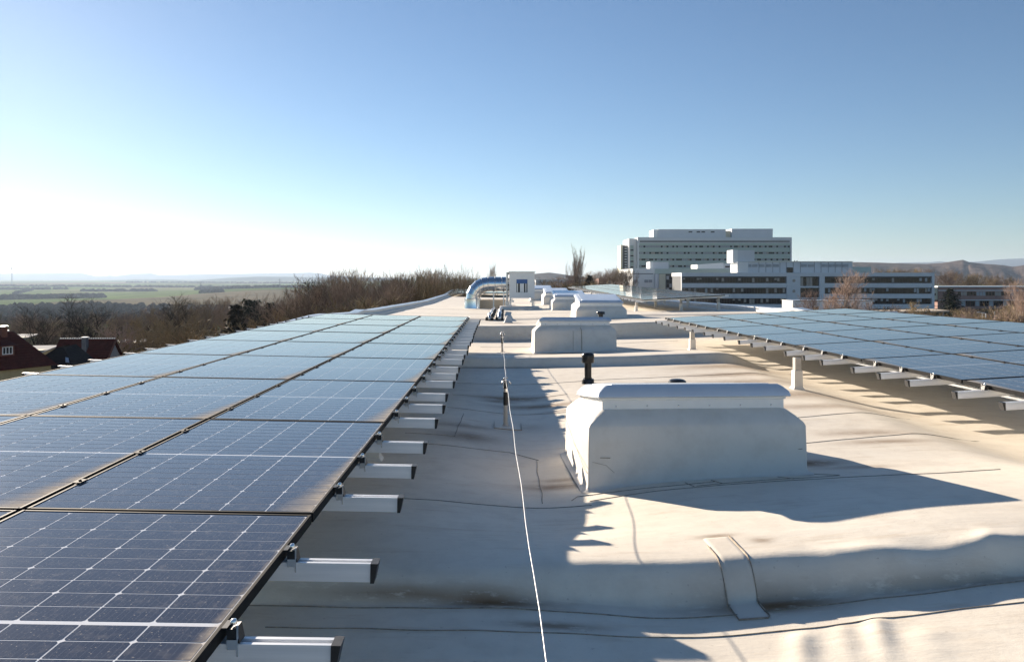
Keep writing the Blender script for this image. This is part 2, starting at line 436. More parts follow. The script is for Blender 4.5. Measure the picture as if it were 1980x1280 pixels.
# end clamp: black block, folded steel clip, round bolt head.  origin on the rail top at the panel edge, +x points away from the panel
mb = MB()
mb.hexa([(.002, -.02, .001), (.034, -.02, .001), (.034, .02, .001), (.002, .02, .001), (.002, -.02, .034), (.026, -.02, .038), (.026, .02, .038), (.002, .02, .034)], 0)
mb.box(-.010, .004, -.022, .022, .0365, .040, 0); mb.box(.0275, .031, -.024, -.020, -.03, .046, 1); mb.box(.004, .031, -.0255, -.0225, -.012, .012, 1)
mb.lathe([(.004, .040), (.0085, .041), (.009, .047), (.006, .052), (.001, .0535)], (.013, 0, 0), 10, 1)
ME_clamp = mb.mesh('end_clamp', [M_black, M_steel], 40)
mb = MB(); mb.box(-.0095, .0095, -.028, .028, -.03, -.004, 0); mb.box(-.016, .016, -.028, .028, .001, .004, 0); mb.lathe([(.006, .004), (.006, .009), (.001, .010)], (0, 0, 0), 8, 1)
ME_mid = mb.mesh('mid_clamp', [M_frame, M_frame])

def solar_array(ox, oy, oz, yaw, side, rows, cols, tilt, label, skip=(), posts=(), detail=True, rail_out=.26, slope=0.0, post_x=-.02, flip=False):
    """low edge at local x = 0; panels extend towards side*x; rows = (first, last+1)"""
    root = empty('solar_array', (ox, oy, 0), yaw, label, 'solar array', 'rooftop solar arrays')
    ang = -side*0 
    def pz(d, y): return oz+tilt*d+slope*y
    rot_y = -math.atan(tilt)*side
    rot_x = math.atan(slope)
    for r in range(*rows):
        for c in range(cols):
            if (c, r) in skip: continue
            d = (c+.5)*PXP; yc = (r+.5)*PYP
            p = inst('solar_panel', ME_sheet, root, (side*d+random.uniform(-.0015, .0015), yc+random.uniform(-.0015, .0015), pz(d, yc)+random.uniform(-.001, .001)), ((-rot_x if side > 0 else rot_x)+random.uniform(-.0012, .0012), (-rot_y if side > 0 else rot_y)+random.uniform(-.0012, .0012), math.pi if side > 0 else 0))
            f_ = inst('panel_frame', ME_frame, p); k_ = inst('solar_cells', ME_cells, p); k_['kind'] = 'stuff'
        RL = cols*PXP+2*rail_out
        key = (cols, rail_out)
        if key not in solar_array.rails: solar_array.rails[key] = rail_mesh(RL)
        for q in (.36, .89, 1.42) if detail else (.36, 1.42):
            if q > .9 and (0, r) in skip: pass
            y = r*PYP+q+random.uniform(-.02, .02)
            jit = random.uniform(-.012, .012)
            rz = 0 if side > 0 else math.pi
            o = inst('mounting_rail', solar_array.rails[key], root, (side*(-rail_out+jit), y, pz(-rail_out, y)-.0385), (rot_x if side > 0 else -rot_x, -math.atan(tilt), rz))
            inst('end_cap', ME_cap, o)
            e2 = inst('end_cap', ME_cap, o, (RL, 0, 0), (0, 0, math.pi))
            if detail:
                inst('end_clamp', ME_clamp, root, (0, y, pz(0, y)-.0385), (0, 0, 0 if side < 0 else math.pi))
                for c in range(1, cols):
                    inst('mid_clamp', ME_mid, root, (side*(c*PXP-.01), y, pz(c*PXP, y)), (0, rot_y, 0))
    y0, y1 = rows[0]*PYP, rows[1]*PYP
    # long beams under the rails and the posts that carry them
    bx = [post_x+.06] + [cols*PXP*t for t in (.5, .97)]
    for x in bx:
        m = MB(); za, zb = pz(x, y0)-.100, pz(x, y1)-.100
        sx_ = side*x
        m.hexa([(sx_-.022, y0+.1, za-.018), (sx_+.022, y0+.1, za-.018), (sx_+.022, y1-.1, zb-.018), (sx_-.022, y1-.1, zb-.018), (sx_-.022, y0+.1, za+.001), (sx_+.022, y0+.1, za+.001), (sx_+.022, y1-.1, zb+.001), (sx_-.022, y1-.1, zb+.001)])
        m.build('support_beam', M_galv, root)
        for y in posts:
            px_ = side*(x if x > .2 else -rail_out+.07)
            wx = ox+math.cos(yaw)*px_-math.sin(yaw)*y; wy = oy+math.sin(yaw)*px_+math.cos(yaw)*y
            zb_ = zr(wx, wy); zt = pz(abs(px_) if x > .2 else -rail_out, y)-.100
            zm = zb_+(zt-zb_)*.58
            m = MB(); m.bevbox(px_-.040, px_+.040, y-.040, y+.040, zm-.02, zt, .004)
            po = m.build('post', M_postp, root)
            m = MB(); r_ = .085
            m.loft([[(px_-h, y-h, z), (px_+h, y-h, z), (px_+h, y+h, z), (px_-h, y+h, z)] for h, z in ((.085, zb_-.02), (.066, zb_+.012), (.054, zb_+.03), (.052, zm), (.046, zm+.006))])
            m.build('post_sleeve', M_memb, po)
    return root
solar_array.rails = {}
LA = solar_array(-.6693, 2.7958, CAMZ-.8567, 0, -1, (-1, 8), 3, .0218, 'nearest solar array, three panels wide, filling the lower left roof', skip=((2, -1),), posts=(-1.2, 3.5, 8.2, 12.9), post_x=.30)
RA = solar_array(4.1156, 6.7378, CAMZ-.9058, .0317, 1, (-1, 6), 4, .0503, 'solar array on posts beside the large near skylight, tilted up towards the hospital', skip=((1, -1), (2, -1), (3, -1), (3, 0), (2, 0)), posts=(-1.6, 3.02, 7.75), post_x=.14)
FA = solar_array(5.62, 29.5, CAMZ-.83, .0, 1, (0, 17), 3, .058, 'far solar array on posts in front of the white tower block', posts=(.6, 5.5, 10.4, 15.3, 20.2, 25.1), detail=False, post_x=-.05, slope=.006)
DA = solar_array(.9, 66.0, CAMZ-1.25, 0, -1, (0, 6), 5, .0, 'farthest solar array, seen low behind the bent metal duct', posts=(.6, 5.5), detail=False, slope=.016)

# ------------------------------------------------------------------ skylights
def rrect(a, b_, r, z, cx=0, cy=0, n=3, sh=0.0, wob=0.0):
    pts = []
    for qx, qy, st in ((1, -1, -90), (1, 1, 0), (-1, 1, 90), (-1, -1, 180)):
        for i in range(n+1):
            t = R(st+90*i/n)
            x = cx+qx*(a-r)+r*math.cos(t); y = cy+qy*(b_-r)+r*math.sin(t)
            pts.append((x, y, z+sh*y+wob*math.sin(7*x+3*y)))
    return pts
def skylight(x, y, yaw, w, d, hb, label, lid_tilt=-.15, lid_h=.085, up=.085, flat=.03):
    """box of roofing membrane (w x d x hb, front left corner at x, y), upstand and lid"""
    root = empty('skylight', (x, y, zr(x+.5*w, y)), yaw, label, 'skylight', 'skylights in a row along the roof')
    cx, cy, a, bb = w/2, d/2, w/2, d/2
    def gz(px_, py_):
        wx = x+math.cos(yaw)*px_-math.sin(yaw)*py_; wy = y+math.sin(yaw)*px_+math.cos(yaw)*py_
        return zr(wx, wy)-root.location.z
    m = MB(); rings = []
    base = [(a+.050, bb+.045, .05, .003), (a+.016, bb+.014, .03, .014), (a+.002, bb+.002, .016, .04)]
    for aa, b2, r_, h_ in base:
        rings.append([(px_, py_, gz(px_, py_)+h_) for px_, py_, _ in rrect(aa, b2, r_, 0, cx, cy)])
    s = lid_tilt*.45
    def sh(p, z, k): return [(q[0], q[1], z+k*(q[1])+.003*math.sin(9*q[0]+4*q[1])) for q in p]
    rings.append(sh(rrect(a-.002, bb-.002, .014, 0, cx, cy), hb*.5, s*.5))
    rings.append(sh(rrect(a-.006, bb-.006, .012, 0, cx, cy), hb-.10, s))
    rings.append(sh(rrect(a-.016, bb-.016, .016, 0, cx, cy), hb-.075, s))
    rings.append(sh(rrect(a-.055, bb-.05, .045, 0, cx, cy), hb-.03, s))
    rings.append(sh(rrect(a-.105, bb-.10, .05, 0, cx, cy), hb+.012, s))
    rings.append(sh(rrect(a-.135, bb-.13, .03, 0, cx, cy), hb+.028, s))
    m.loft(rings); body = m.build('box', M_memb, root, smooth=50)
    # upstand
    ua, ub = a-.125, bb-.12
    m = MB()
    m.loft([sh(rrect(ua, ub, .012, 0, cx, cy), hb-.02, s), sh(rrect(ua, ub, .012, 0, cx, cy), hb+up, lid_tilt), sh(rrect(ua+.012, ub+.012, .012, 0, cx, cy), hb+up+.004, lid_tilt), sh(rrect(ua+.012, ub+.012, .012, 0, cx, cy), hb+up+.018, lid_tilt)])
    upo = m.build('upstand', M_white, root, smooth=30)
    n = 6
    mm = MB(); mm.lathe([(.006, 0), (.006, .004), (.002, .006)], (0, 0, 0), 8); sm = mm.mesh('screw', M_steel)
    for i in range(n): inst('screw', sm, upo, (cx-ua+.1+i*(2*ua-.2)/(n-1), cy-ub-.001, hb+up*.55+s*.2), (R(90), 0, 0))
    z0 = hb+up+.020
    m = MB()
    m.loft([sh(rrect(ua+.035, ub+.035, .012, 0, cx, cy), z0, lid_tilt), sh(rrect(ua+.040, ub+.040, .012, 0, cx, cy), z0+.006, lid_tilt), sh(rrect(ua+.030, ub+.028, .014, 0, cx, cy), z0+lid_h*.42, lid_tilt),
            sh(rrect(ua-.004, ub-.004, .02, 0, cx, cy), z0+lid_h*.80, lid_tilt), sh(rrect(ua-.03, ub-.03, .03, 0, cx, cy), z0+lid_h, lid_tilt)])
    lid = m.build('lid', M_lid, root, smooth=25)
    m = MB()
    m.loft([sh(rrect(ua-.075, ub-.075, .03, 0, cx, cy), z0+lid_h-.01, lid_tilt), sh(rrect(ua-.08, ub-.08, .03, 0, cx, cy), z0+lid_h+flat*.6, lid_tilt), sh(rrect(ua-.15, ub-.15, .05, 0, cx, cy), z0+lid_h+flat, lid_tilt)])
    m.build('lid_pane', M_lid, lid, smooth=40)
    return root
skylight(.645, 5.50, .040, 1.62, 1.30, .475, 'largest nearest skylight box with closed lid, right of the white cable', lid_tilt=-.13, flat=.008, lid_h=.095, up=.095)
skylight(.70, 15.0, .0, 1.62, 1.35, .52, 'second skylight, standing just before the tall roof step, with a vertical seam', lid_tilt=-.13, flat=.012)
skylight(2.42, 23.9, .0, 1.60, 1.7, .37, 'third skylight, bright lid tilted to show its top, behind the roof step', lid_tilt=.13, lid_h=.07, up=.09, flat=.01)
skylight(2.37, 33.8, .0, 1.65, 2.0, .42, 'fourth skylight, with a blue reflecting lid, near the far solar array', lid_tilt=.11, lid_h=.08, up=.11, flat=.01)
skylight(2.6, 44.5, .0, 1.65, 2.2, .50, 'fifth skylight, small white lid right of the white air handling cabinet', lid_tilt=.11, lid_h=.08, up=.11, flat=.01)
skylight(2.25, 54.0, .0, 1.65, 2.2, .62, 'farthest skylight, a white strip beside the air handling cabinet', lid_tilt=.11, lid_h=.08, up=.11, flat=.01)
# welded laps on the near box
def lap(parent, pts, w=.006, mtl=None):
    m = MB(); m.tube(pts, w*.5, 5); return m.build('welded_lap', mtl or M_seam, parent)
sk0 = [o for o in bpy.data.objects if o.name == 'skylight'][0]
lap(sk0, [(-.009, 1.28, .24), (-.010, .7, .14), (-.011, .10, .055), (-.004, .02, .05)], .004)
lap(sk0, [(.19, -.001, .055), (.13, -.004, .11), (.03, -.003, .135)], .0025)
lap(sk0, [(.085, -.004, .165), (.16, -.004, .163)], .005)
lap(sk0, [(1.55, -.003, .21), (1.58, -.003, .211)], .005)
lap(sk0, [(.02, .012, .345), (.06, .035, .40), (.10, .09, .445)], .004)
lap(sk0, [(1.56, .010, .335), (1.53, .030, .395), (1.49, .085, .445)], .004)
sk1 = [o for o in bpy.data.objects if o.name == 'skylight.001'][0]
lap(sk1, [(.93, -.012, .05), (.93, -.006, .25), (.925, -.001, .44), (.91, .03, .50)], .012)
lap(sk1, [(.76, -.010, .05), (.76, -.004, .44)], .006)
# flashing strips round the near box foot
for pts in ([(.50, 5.28), (.55, 5.38), (1.2, 5.37), (1.55, 5.42)], [(1.38, 5.31), (1.9, 5.40), (2.45, 5.44)], [(1.33, 5.45), (1.36, 5.30)], [(1.53, 5.47), (1.58, 5.34)], [(2.02, 5.50), (2.10, 5.40)], [(2.3, 5.55), (2.45, 5.46)]):
    seam(pts, .006, .004, .003)

# ------------------------------------------------------------------ black vent pipes
def vent(x, y, h, r, label, wide=1.0):
    z = zr(x, y)
    root = empty('vent_pipe', (x, y, z), 0, label, 'vent pipe', 'black vent pipes')
    m = MB(); m.lathe([(r*1.9, -.01), (r*1.75, .01), (r*1.75, .05), (r*1.6, .065), (r*1.15, .07), (r*1.12, .085)], n=20); m.build('collar', M_blackg, root, smooth=35)
    m = MB(); m.lathe([(r, .04), (r, h*.72)], n=20); m.build('pipe', M_blackg, root, smooth=35)
    m = MB(); c = r*1.75*wide
    m.lathe([(r*1.05, h*.66), (c*.92, h*.665), (c, h*.69), (c, h*.90), (c*.93, h*.95), (c*.72, h*.985), (c*.4, h*1.0), (.001, h*1.004)], n=24); m.build('cap', M_blackg, root, smooth=35)
    return root
vent(1.262, 10.8, .44, .050, 'black vent pipe with round cap, standing behind the large near skylight')
vent(3.02, 22.6, .26, .07, 'short black vent pipe with thick cap beside the third skylight', 1.0)
vent(1.90, 8.1, .395, .055, 'black vent cap just peeping over the lid of the large near skylight')

# ------------------------------------------------------------------ cable on posts
def cable_post(x, y, ztop, label):
    z = zr(x, y)
    root = empty('cable_post', (x, y, z), 0, label, 'cable post', 'posts carrying the white cable')
    h = ztop-z
    m = MB(); m.lathe([(.05, -.005), (.045, .008), (.028, .014), (.024, .03), (.022, h*.45)], n=12); m.build('lower_tube', M_postp, root, smooth=40)
    m = MB(); m.lathe([(.025, h*.45), (.025, h*.73)], n=12); m.build('black_sleeve', M_black, root, smooth=40)
    m = MB(); m.lathe([(.020, h*.73), (.020, h*.80)], n=12); m.build('steel_ring', M_steel, root, smooth=40)
    m = MB(); m.lathe([(.024, h*.80), (.021, h*.93), (.010, h*.97)], n=12); m.build('top_sleeve', M_black, root, smooth=40)
    m = MB(); m.tube([(-.045, -.02, h*.90), (-.03, 0, h*.96), (0, 0, h*1.0), (.03, .01, h*.965), (.055, .0, h*.90)], .009, 6); m.tube([(-.028, 0, h*.97), (.0, -.01, h*1.06), (.02, 0, h*1.02)], .009, 6); m.build('cable_clip', M_steel, root, smooth=True)
    return root
cable_post(.072, 8.14, .425, 'nearer short post holding the white cable, on a square patch')
cable_post(.070, 15.6, .39, 'farther cable post, with a forked clip, left of the second skylight')
pts = []
for (xa, ya, za), (xb, yb, zb) in (((.150, .6, .415), (.075, 8.14, .428)), ((.075, 8.14, .428), (.073, 15.6, .392))):
    for i in range(24):
        t = i/24; pts.append((xa+(xb-xa)*t+.003*math.sin(i*1.3), ya+(yb-ya)*t, za+(zb-za)*t-.02*4*t*(1-t)*(.5)))
pts.append((.073, 15.6, .392))
m = MB(); m.tube(pts, .0025, 8)
cab = m.build('cable', M_rope, smooth=True); tag(cab, 'thin white metal cable strung along the roof over two short posts', 'cable')

# ------------------------------------------------------------------ plant at the far end
AY = 38.0
def ax(px): return (px-965)/F*AY
def azz(py): return CAMZ-AY*(py-HOR)/F
zb = zr(.6, AY)
root = empty('plinth', (ax(1004), AY, zr(ax(1004), AY)), 0, 'low membrane covered plinth under the white air handling cabinet', 'plinth')
m = MB(); m.loft([rrect(1.02, 1.1, .1, -.02), rrect(.98, 1.06, .08, .03), rrect(.97, 1.05, .06, .12), rrect(.92, 1.0, .06, .15)]); m.build('plinth_top', M_memb, root, smooth=50)
ptop = zr(ax(1004), AY)+.15
cabx, cz0, cz1 = ax(1009), azz(576), azz(527)
root = empty('air_handling_unit', (cabx, AY, ptop), 0, 'white air handling cabinet with a square opening, standing on thin legs', 'air handling unit')
hz = cz0-ptop; ht = cz1-ptop; hw = .62
m = MB()
ow0, ow1, oz0, oz1 = -.27, .27, hz+.28, hz+.92
m.box(-hw, ow0, -.6, -.56, hz, ht); m.box(ow1, hw, -.6, -.56, hz, ht); m.box(ow0, ow1, -.6, -.56, hz, oz0); m.box(ow0, ow1, -.6, -.56, oz1, ht)
m.box(-hw, -hw+.04, -.558, .6, hz, ht); m.box(hw-.04, hw, -.558, .6, hz, ht); m.box(-hw+.041, hw-.041, .56, .6, hz, ht); m.box(-hw+.041, hw-.041, -.558, .559, hz, hz+.04)
m.build('cabinet', M_white, root)
m = MB(); m.box(-hw-.04, hw+.04, -.65, .65, ht+.002, ht+.05); m.build('cabinet_roof', M_galv, root)
m = MB(); m.box(ow0, ow1, -.52, -.50, oz0+.002, oz1-.002); m.build('opening_back', M_black, root)
m = MB()
M_blue = speckled('blue_sheet', (.05, .13, .34), (.07, .17, .40), 5, .4, .02)
m.box(ow0+.005, ow1-.005, -.555, -.525, oz1-.2, oz1-.004); m.build('blue_blind', M_blue, root)
for k in range(3):
    m = MB(); xx = (-.24, -.10, .17)[k]; ww = (.05, .20, .05)[k]
    m.box(xx, xx+ww, -.55, -.53, oz0+.01, oz1-.205); m.build('louvre', M_white, root)
for sx_ in (-1, 1):
    for sy_ in (-1, 1):
        m = MB(); m.box(sx_*.55-.03, sx_*.55+.03, sy_*.5-.03, sy_*.5+.03, 0, hz-.002); lg = m.build('leg', M_galv, root)
        m = MB(); m.box(sx_*.55-.07, sx_*.55+.07, sy_*.5-.07, sy_*.5+.07, .0, .02); m.build('foot_plate', M_galv, lg)
for k, zz in enumerate((hz+.1, hz+.38, hz+.62, hz+.9, hz+1.2)):
    m = MB(); m.box(-hw-.07, -hw-.002, -.4, -.2, zz, zz+.05); m.build('hinge', M_black, root)
for sx_ in (-1, 1):
    m = MB(); m.box(sx_*.45-.06, sx_*.45+.06, -.72, -.62, .2, hz-.1); m.build('valve_box', M_galv, root)
    m = MB(); m.tube([(sx_*.45, -.66, hz-.05), (sx_*.62, -.7, .3), (sx_*.62, -.7, .02)], .02, 6); m.build('conduit', M_steel, root)
# post left of the cabinet
px_ = ax(981)
root = empty('mast', (px_, AY-.3, ptop), 0, 'slim galvanised mast with a bracket, left of the air handling cabinet', 'mast')
m = MB(); m.lathe([(.10, 0), (.10, .22), (.055, .26), (.055, azz(527)-ptop)], n=12); m.build('pole', M_galv, root, smooth=40)
m = MB(); m.box(0, .42, -.03, .03, azz(529)-ptop-.06, azz(529)-ptop); m.build('bracket', M_galv, root)
# duct
dx0 = ax(914); rd = .36
root = empty('air_duct', (dx0, AY+.4, zr(dx0, AY)), 0, 'shiny sheet metal air duct bending from the roof into the cabinet', 'air duct')
zc = azz(549.5)-root.location.z
xe = cabx-hw-dx0-.02
def duct_ring(c, d, r, n=24):
    d = Vector(d).normalized(); y = Vector((0, 1, 0)); x = y.cross(d)
    return [Vector(c)+(x*math.cos(2*math.pi*k/n)+y*math.sin(2*math.pi*k/n))*r for k in range(n)]
bend = .78
m = MB(); m.lathe([(.43, -.02), (.42, .02), (.42, .48), (.37, .50)], n=24); m.build('duct_collar', M_duct, root, smooth=40)
path = [((0, 0, .45), (0, 0, 1)), ((0, 0, zc-bend), (0, 0, 1))]
segs = 5
for i in range(1, segs+1):
    a = math.pi/2*i/segs
    path.append(((bend-bend*math.cos(a), 0, zc-bend+bend*math.sin(a)), (math.sin(a), 0, math.cos(a))))
for i in range(1, 4): path.append(((bend+(xe-bend)*i/3, 0, zc), (1, 0, 0)))
for i in range(len(path)-1):
    (pa, da), (pb, db) = path[i], path[i+1]
    m = MB(); m.loft([duct_ring(pa, da, rd), duct_ring(pb, db, rd)], cap=(i == 0))
    sg = m.build('duct_segment', M_duct, root, smooth=40)
    m = MB(); q = Vector(pb); d = Vector(db)
    m.loft([duct_ring(q-d*.02, d, rd+.002), duct_ring(q-d*.015, d, rd+.016), duct_ring(q+d*.015, d, rd+.016), duct_ring(q+d*.02, d, rd+.002)], cap=False)
    m.build('seam_ring', M_galv, sg, smooth=40)
for xx in (1.05, 1.55):
    m = MB(); m.box(xx-.03, xx+.03, -.4, -.34, 0, zc-rd-.04); m.box(xx-.03, xx+.03, .34, .40, 0, zc-rd-.04); m.box(xx-.03, xx+.03, -.4, .4, zc-rd-.04, zc-rd); m.build('duct_support', M_galv, root)
# beige curb behind the duct foot
root = empty('roof_curb', (ax(950), AY+1.2, zr(ax(950), AY+1.2)), 0, 'beige insulated curb on the roof under the metal duct', 'curb')
M_beige = speckled('beige_board', (.55, .45, .33), (.62, .52, .40), 5, .7, .1)
m = MB(); m.loft([rrect(.80, .5, .05, -.02), rrect(.78, .48, .05, .08), rrect(.76, .46, .05, .42), rrect(.70, .42, .06, .46)]); m.build('curb_body', M_beige, root, smooth=40)
# conduits on rubber feet
for k, (x, lab) in enumerate(((-.30, 'left one of two pipe runs lying on black rubber feet'), (.02, 'right one of two pipe runs on black rubber feet, thicker'))):
    root = empty('pipe_run', (x, 24.6, zr(x, 24.6)), -.008, lab, 'pipe run', 'pipe runs beside the cabinet')
    LZ = lambda yl: zr(x, 24.6+yl)-root.location.z
    for j in range(5):
        yl = j*2.3; zl = LZ(yl)
        m = MB(); m.bevbox(-.13, .13, yl-.14, yl+.14, zl-.01, zl+.11, .02); m.build('rubber_foot', M_black, root)
    rp = .045 if k == 0 else .06
    m = MB(); m.tube([(.0, -.2, .04), (0, -.16, .13)]+[(.02*math.sin(i), .1+i*1.15, .11+rp+LZ(.1+i*1.15)) for i in range(9)], rp, 8)
    m.build('pipe', M_galv, root, smooth=True)
# pyramid flashing
x = (983-965)/F*22.0
root = empty('roof_cone', (x, 21.9, zr(x, 21.9)), 0, 'small white cone shaped flashing on the roof beyond the tall step', 'roof cone')
m = MB(); m.loft([rrect(.15, .15, .06, -.01), rrect(.12, .12, .05, .02), rrect(.05, .05, .03, .19), rrect(.02, .02, .015, .21)]); m.build('cone', M_memb, root, smooth=True)

# ------------------------------------------------------------------ terrain
def gz_(px, d):
    """ground height (m) in the direction of survey column px at d metres"""
    u = (np.asarray(px, float)-990)/F; d = np.asarray(d, float)
    near = -11.5-5.0*sst((-u-.05)/.5)*sst((d-25)/80)
    left = np.interp(np.log(np.maximum(d, 20)), np.log([20, 150, 400, 900, 1500, 2600, 4200, 6500, 11000, 16000, 26000]),
                     [-12, -17, -36, -52, -56, -56, -46, -33, -26, -22, -18])
    # a cultivated rise in the middle of the valley
    rise = 24*np.exp(-((u+.30)/.13)**2)*np.exp(-((np.log(np.maximum(d, 20))-math.log(2500))/.30)**2)
    rise = rise+9*np.exp(-((u+.56)/.10)**2)*np.exp(-((np.log(np.maximum(d, 20))-math.log(1500))/.25)**2)
    right = np.interp(np.log(np.maximum(d, 20)), np.log([20, 300, 600, 1500, 3000, 8000, 26000]), [-11.5, -10.5, -11, -16, -20, -10, 0])
    wL = sst((-u-.06)/.16)
    far = left+rise
    z = right*(1-wL)+far*wL
    b_ = sst((d-120)/150)
    return near*(1-b_)+z*b_
cols = np.concatenate([np.linspace(-2600, -400, 20), np.linspace(-380, 2360, 150), np.linspace(2400, 4600, 20)])
rad = np.concatenate([np.linspace(2, 40, 8), np.geomspace(45, 30000, 120)])
PXg, Dg = np.meshgrid(cols, rad)
U = (PXg-990)/F; ANG = np.arctan(U)+YAW
TX, TY = Dg*np.sin(ANG), Dg*np.cos(ANG)
TZ = gz_(PXg, Dg*np.cos(np.arctan(U)))
n_r, n_c = TX.shape
verts = np.stack([TX, TY, TZ], -1).reshape(-1, 3)
ii = np.arange(n_r*n_c).reshape(n_r, n_c)
fq = np.stack([ii[:-1, :-1], ii[:-1, 1:], ii[1:, 1:], ii[1:, :-1]], -1).reshape(-1, 4)
M_ground = mat('ground_fields', (.1, .1, .06), 1, 0, 0)
m_ = M_ground
tc = N(m_, 'ShaderNodeTexCoord')
def vor(scale, vs_, rz=0.0):
    mp = N(m_, 'ShaderNodeMapping'); mp.inputs['Scale'].default_value = vs_; mp.inputs['Rotation'].default_value = (0, 0, rz)
    v = N(m_, 'ShaderNodeTexVoronoi'); v.inputs['Scale'].default_value = scale
    L(m_, tc.outputs['Object'], mp.inputs[0]); L(m_, mp.outputs[0], v.inputs['Vector']); return v
v1 = vor(1/620, (1, .55, .001), .3)
sep = N(m_, 'ShaderNodeSeparateColor'); L(m_, v1.outputs['Color'], sep.inputs[0])
fields = ramp(m_, sep.outputs[0], [(0, (.12, .18, .055)), (.25, (.17, .235, .075)), (.45, (.21, .17, .105)), (.6, (.14, .20, .07)), (.8, (.23, .25, .115)), (1, (.10, .14, .055))], 'CONSTANT')
wv = N(m_, 'ShaderNodeTexWave'); mp = N(m_, 'ShaderNodeMapping'); mp.inputs['Rotation'].default_value = (0, 0, .35)
L(m_, tc.outputs['Object'], mp.inputs[0]); L(m_, mp.outputs[0], wv.inputs['Vector']); wv.inputs['Scale'].default_value = .011; wv.inputs['Distortion'].default_value = .6
fields = mix(m_, math_(m_, 'MULTIPLY', ramp(m_, wv.outputs['Fac'], [(.55, 0.), (.8, 1.)]), .45), fields, (.17, .13, .085))
nn = noise(m_, 1/90, 6, .6)
fields = mix(m_, ramp(m_, nn, [(.42, 0.), (.6, .5)]), fields, (.075, .085, .045))
litter = ramp(m_, noise(m_, .25, 6, .65), [(.3, (.055, .043, .028)), (.55, (.085, .068, .040)), (.75, (.07, .075, .035))])
geo = N(m_, 'ShaderNodeVectorMath', operation='LENGTH'); L(m_, tc.outputs['Object'], geo.inputs[0])
fac = N(m_, 'ShaderNodeMapRange'); fac.inputs['From Min'].default_value = 420; fac.inputs['From Max'].default_value = 800; L(m_, geo.outputs['Value'], fac.inputs['Value'])
L(m_, mix(m_, fac.outputs[0], litter, fields), bsdf(m_).inputs['Base Color'])
tm = bpy.data.meshes.new('ground'); tm.from_pydata(verts.tolist(), [], fq.tolist()); tm.materials.append(M_ground)
tm.polygons.foreach_set('use_smooth', [True]*len(fq)); tm.update()
ground = inst('ground', tm); tag(ground, 'wide valley ground with green and brown fields', kind='structure')

def on(px, d):
    p = at(px, HOR, d); p.z = float(gz_(px, d)); return p

# far ridges: crest surveyed as (column, row) at a real distance, full depth front and back
def ridge(name, pts, d, depth, foot, m, label, rough=1.0, seed=1):
    r_ = np.random.default_rng(seed)
    px = np.arange(pts[0][0], pts[-1][0]+.1, 4.0)
    py = np.interp(px, [p[0] for p in pts], [p[1] for p in pts])
    prof = [(-1, 0), (-.8, .10), (-.6, .28), (-.42, .5), (-.26, .74), (-.12, .92), (0, 1.0), (.2, .97), (.6, .6), (1, 0)]
    vv = []; nr = len(prof)
    ph = r_.uniform(0, 6, 6)
    for i, (x, y) in enumerate(zip(px, py)):
        zc_ = CAMZ-d*(y-HOR)/F
        for j, (t, h) in enumerate(prof):
            w = math.sin(x*.05+ph[0]+j)*.5+math.sin(x*.13+ph[1]+j*1.7)*.3+math.sin(x*.31+ph[2]+j*2.3)*.2
            k = (1-abs(h-.5)*2)*rough
            dd = d+depth*t*(1+.22*w*k)
            p = at(x, HOR, dd); z = foot+(zc_-foot)*min(1, h*(1+.14*w*k))
            vv.append((p.x, p.y, z))
    n_ = len(px); ff = []
    for i in range(n_-1):
        for j in range(nr-1):
            a = i*nr+j; ff.append((a, a+nr, a+nr+1, a+1))
    me = bpy.data.meshes.new(name); me.from_pydata(vv, [], ff); me.materials.append(m)
    me.polygons.foreach_set('use_smooth', [True]*len(ff)); me.update()
    o = inst(name, me); tag(o, label, kind='structure'); return o
M_far = speckled('far_hill', (.055, .070, .060), (.085, .095, .07), 1/700, 1, 0, coord='Object', spec=0)
M_hillw = mat('wooded_hill', (.1, .08, .06), 1, 0, 0)
h1 = noise(M_hillw, 1/45, 7, .7); h2 = noise(M_hillw, 1/420, 4, .6)
cc = ramp(M_hillw, h1, [(.32, (.050, .038, .032)), (.5, (.12, .088, .072)), (.68, (.19, .145, .115))])
cc = mix(M_hillw, ramp(M_hillw, h2, [(.52, 0.), (.66, .55)]), cc, (.045, .055, .030))
L(M_hillw, cc, bsdf(M_hillw).inputs['Base Color']); bump(M_hillw, h1, .9, 12)
ridge('hills', [(-400, 531), (-120, 530), (0, 529), (60, 528.6), (110, 528.3), (160, 528.2), (172, 531), (185, 534), (200, 533.5), (212, 532.3), (225, 533.5), (245, 531), (258, 529.3), (295, 528.3), (305, 531.5), (330, 531.5), (400, 530), (450, 529.5), (490, 529), (560, 528), (600, 527), (620, 528.5), (640, 533), (700, 536), (900, 540)], 14500, 2500, -30, M_far, 'pale blue flat topped hills on the far left horizon', .5, 3)
ridge('hills', [(-400, 547), (0, 544.5), (120, 544.5), (200, 543), (260, 541), (330, 541), (380, 542.5), (440, 537.5), (500, 535), (620, 536), (700, 537), (780, 540), (900, 545)], 8600, 1300, -48, M_far, 'hazy low ridge in front of the flat topped hills', .6, 4)
ridge('hills', [(860, 545), (950, 541), (1000, 534), (1040, 529), (1062, 527), (1085, 530), (1110, 534), (1180, 540), (1260, 545)], 3600, 500, -22, M_hillw, 'dark blue wooded hill behind the air handling cabinet', .6, 5)
ridge('hills', [(1250, 520), (1400, 512), (1560, 510), (1655, 507), (1700, 508), (1745, 509.5), (1790, 510.5), (1820, 509), (1845, 505), (1862, 502.5), (1874, 507), (1900, 510), (1940, 513), (1960, 516), (1985, 512), (2050, 515), (2200, 520), (2600, 516)], 3300, 900, -24, M_hillw, 'brown wooded hills with a small peak on the right horizon', 1.0, 6)
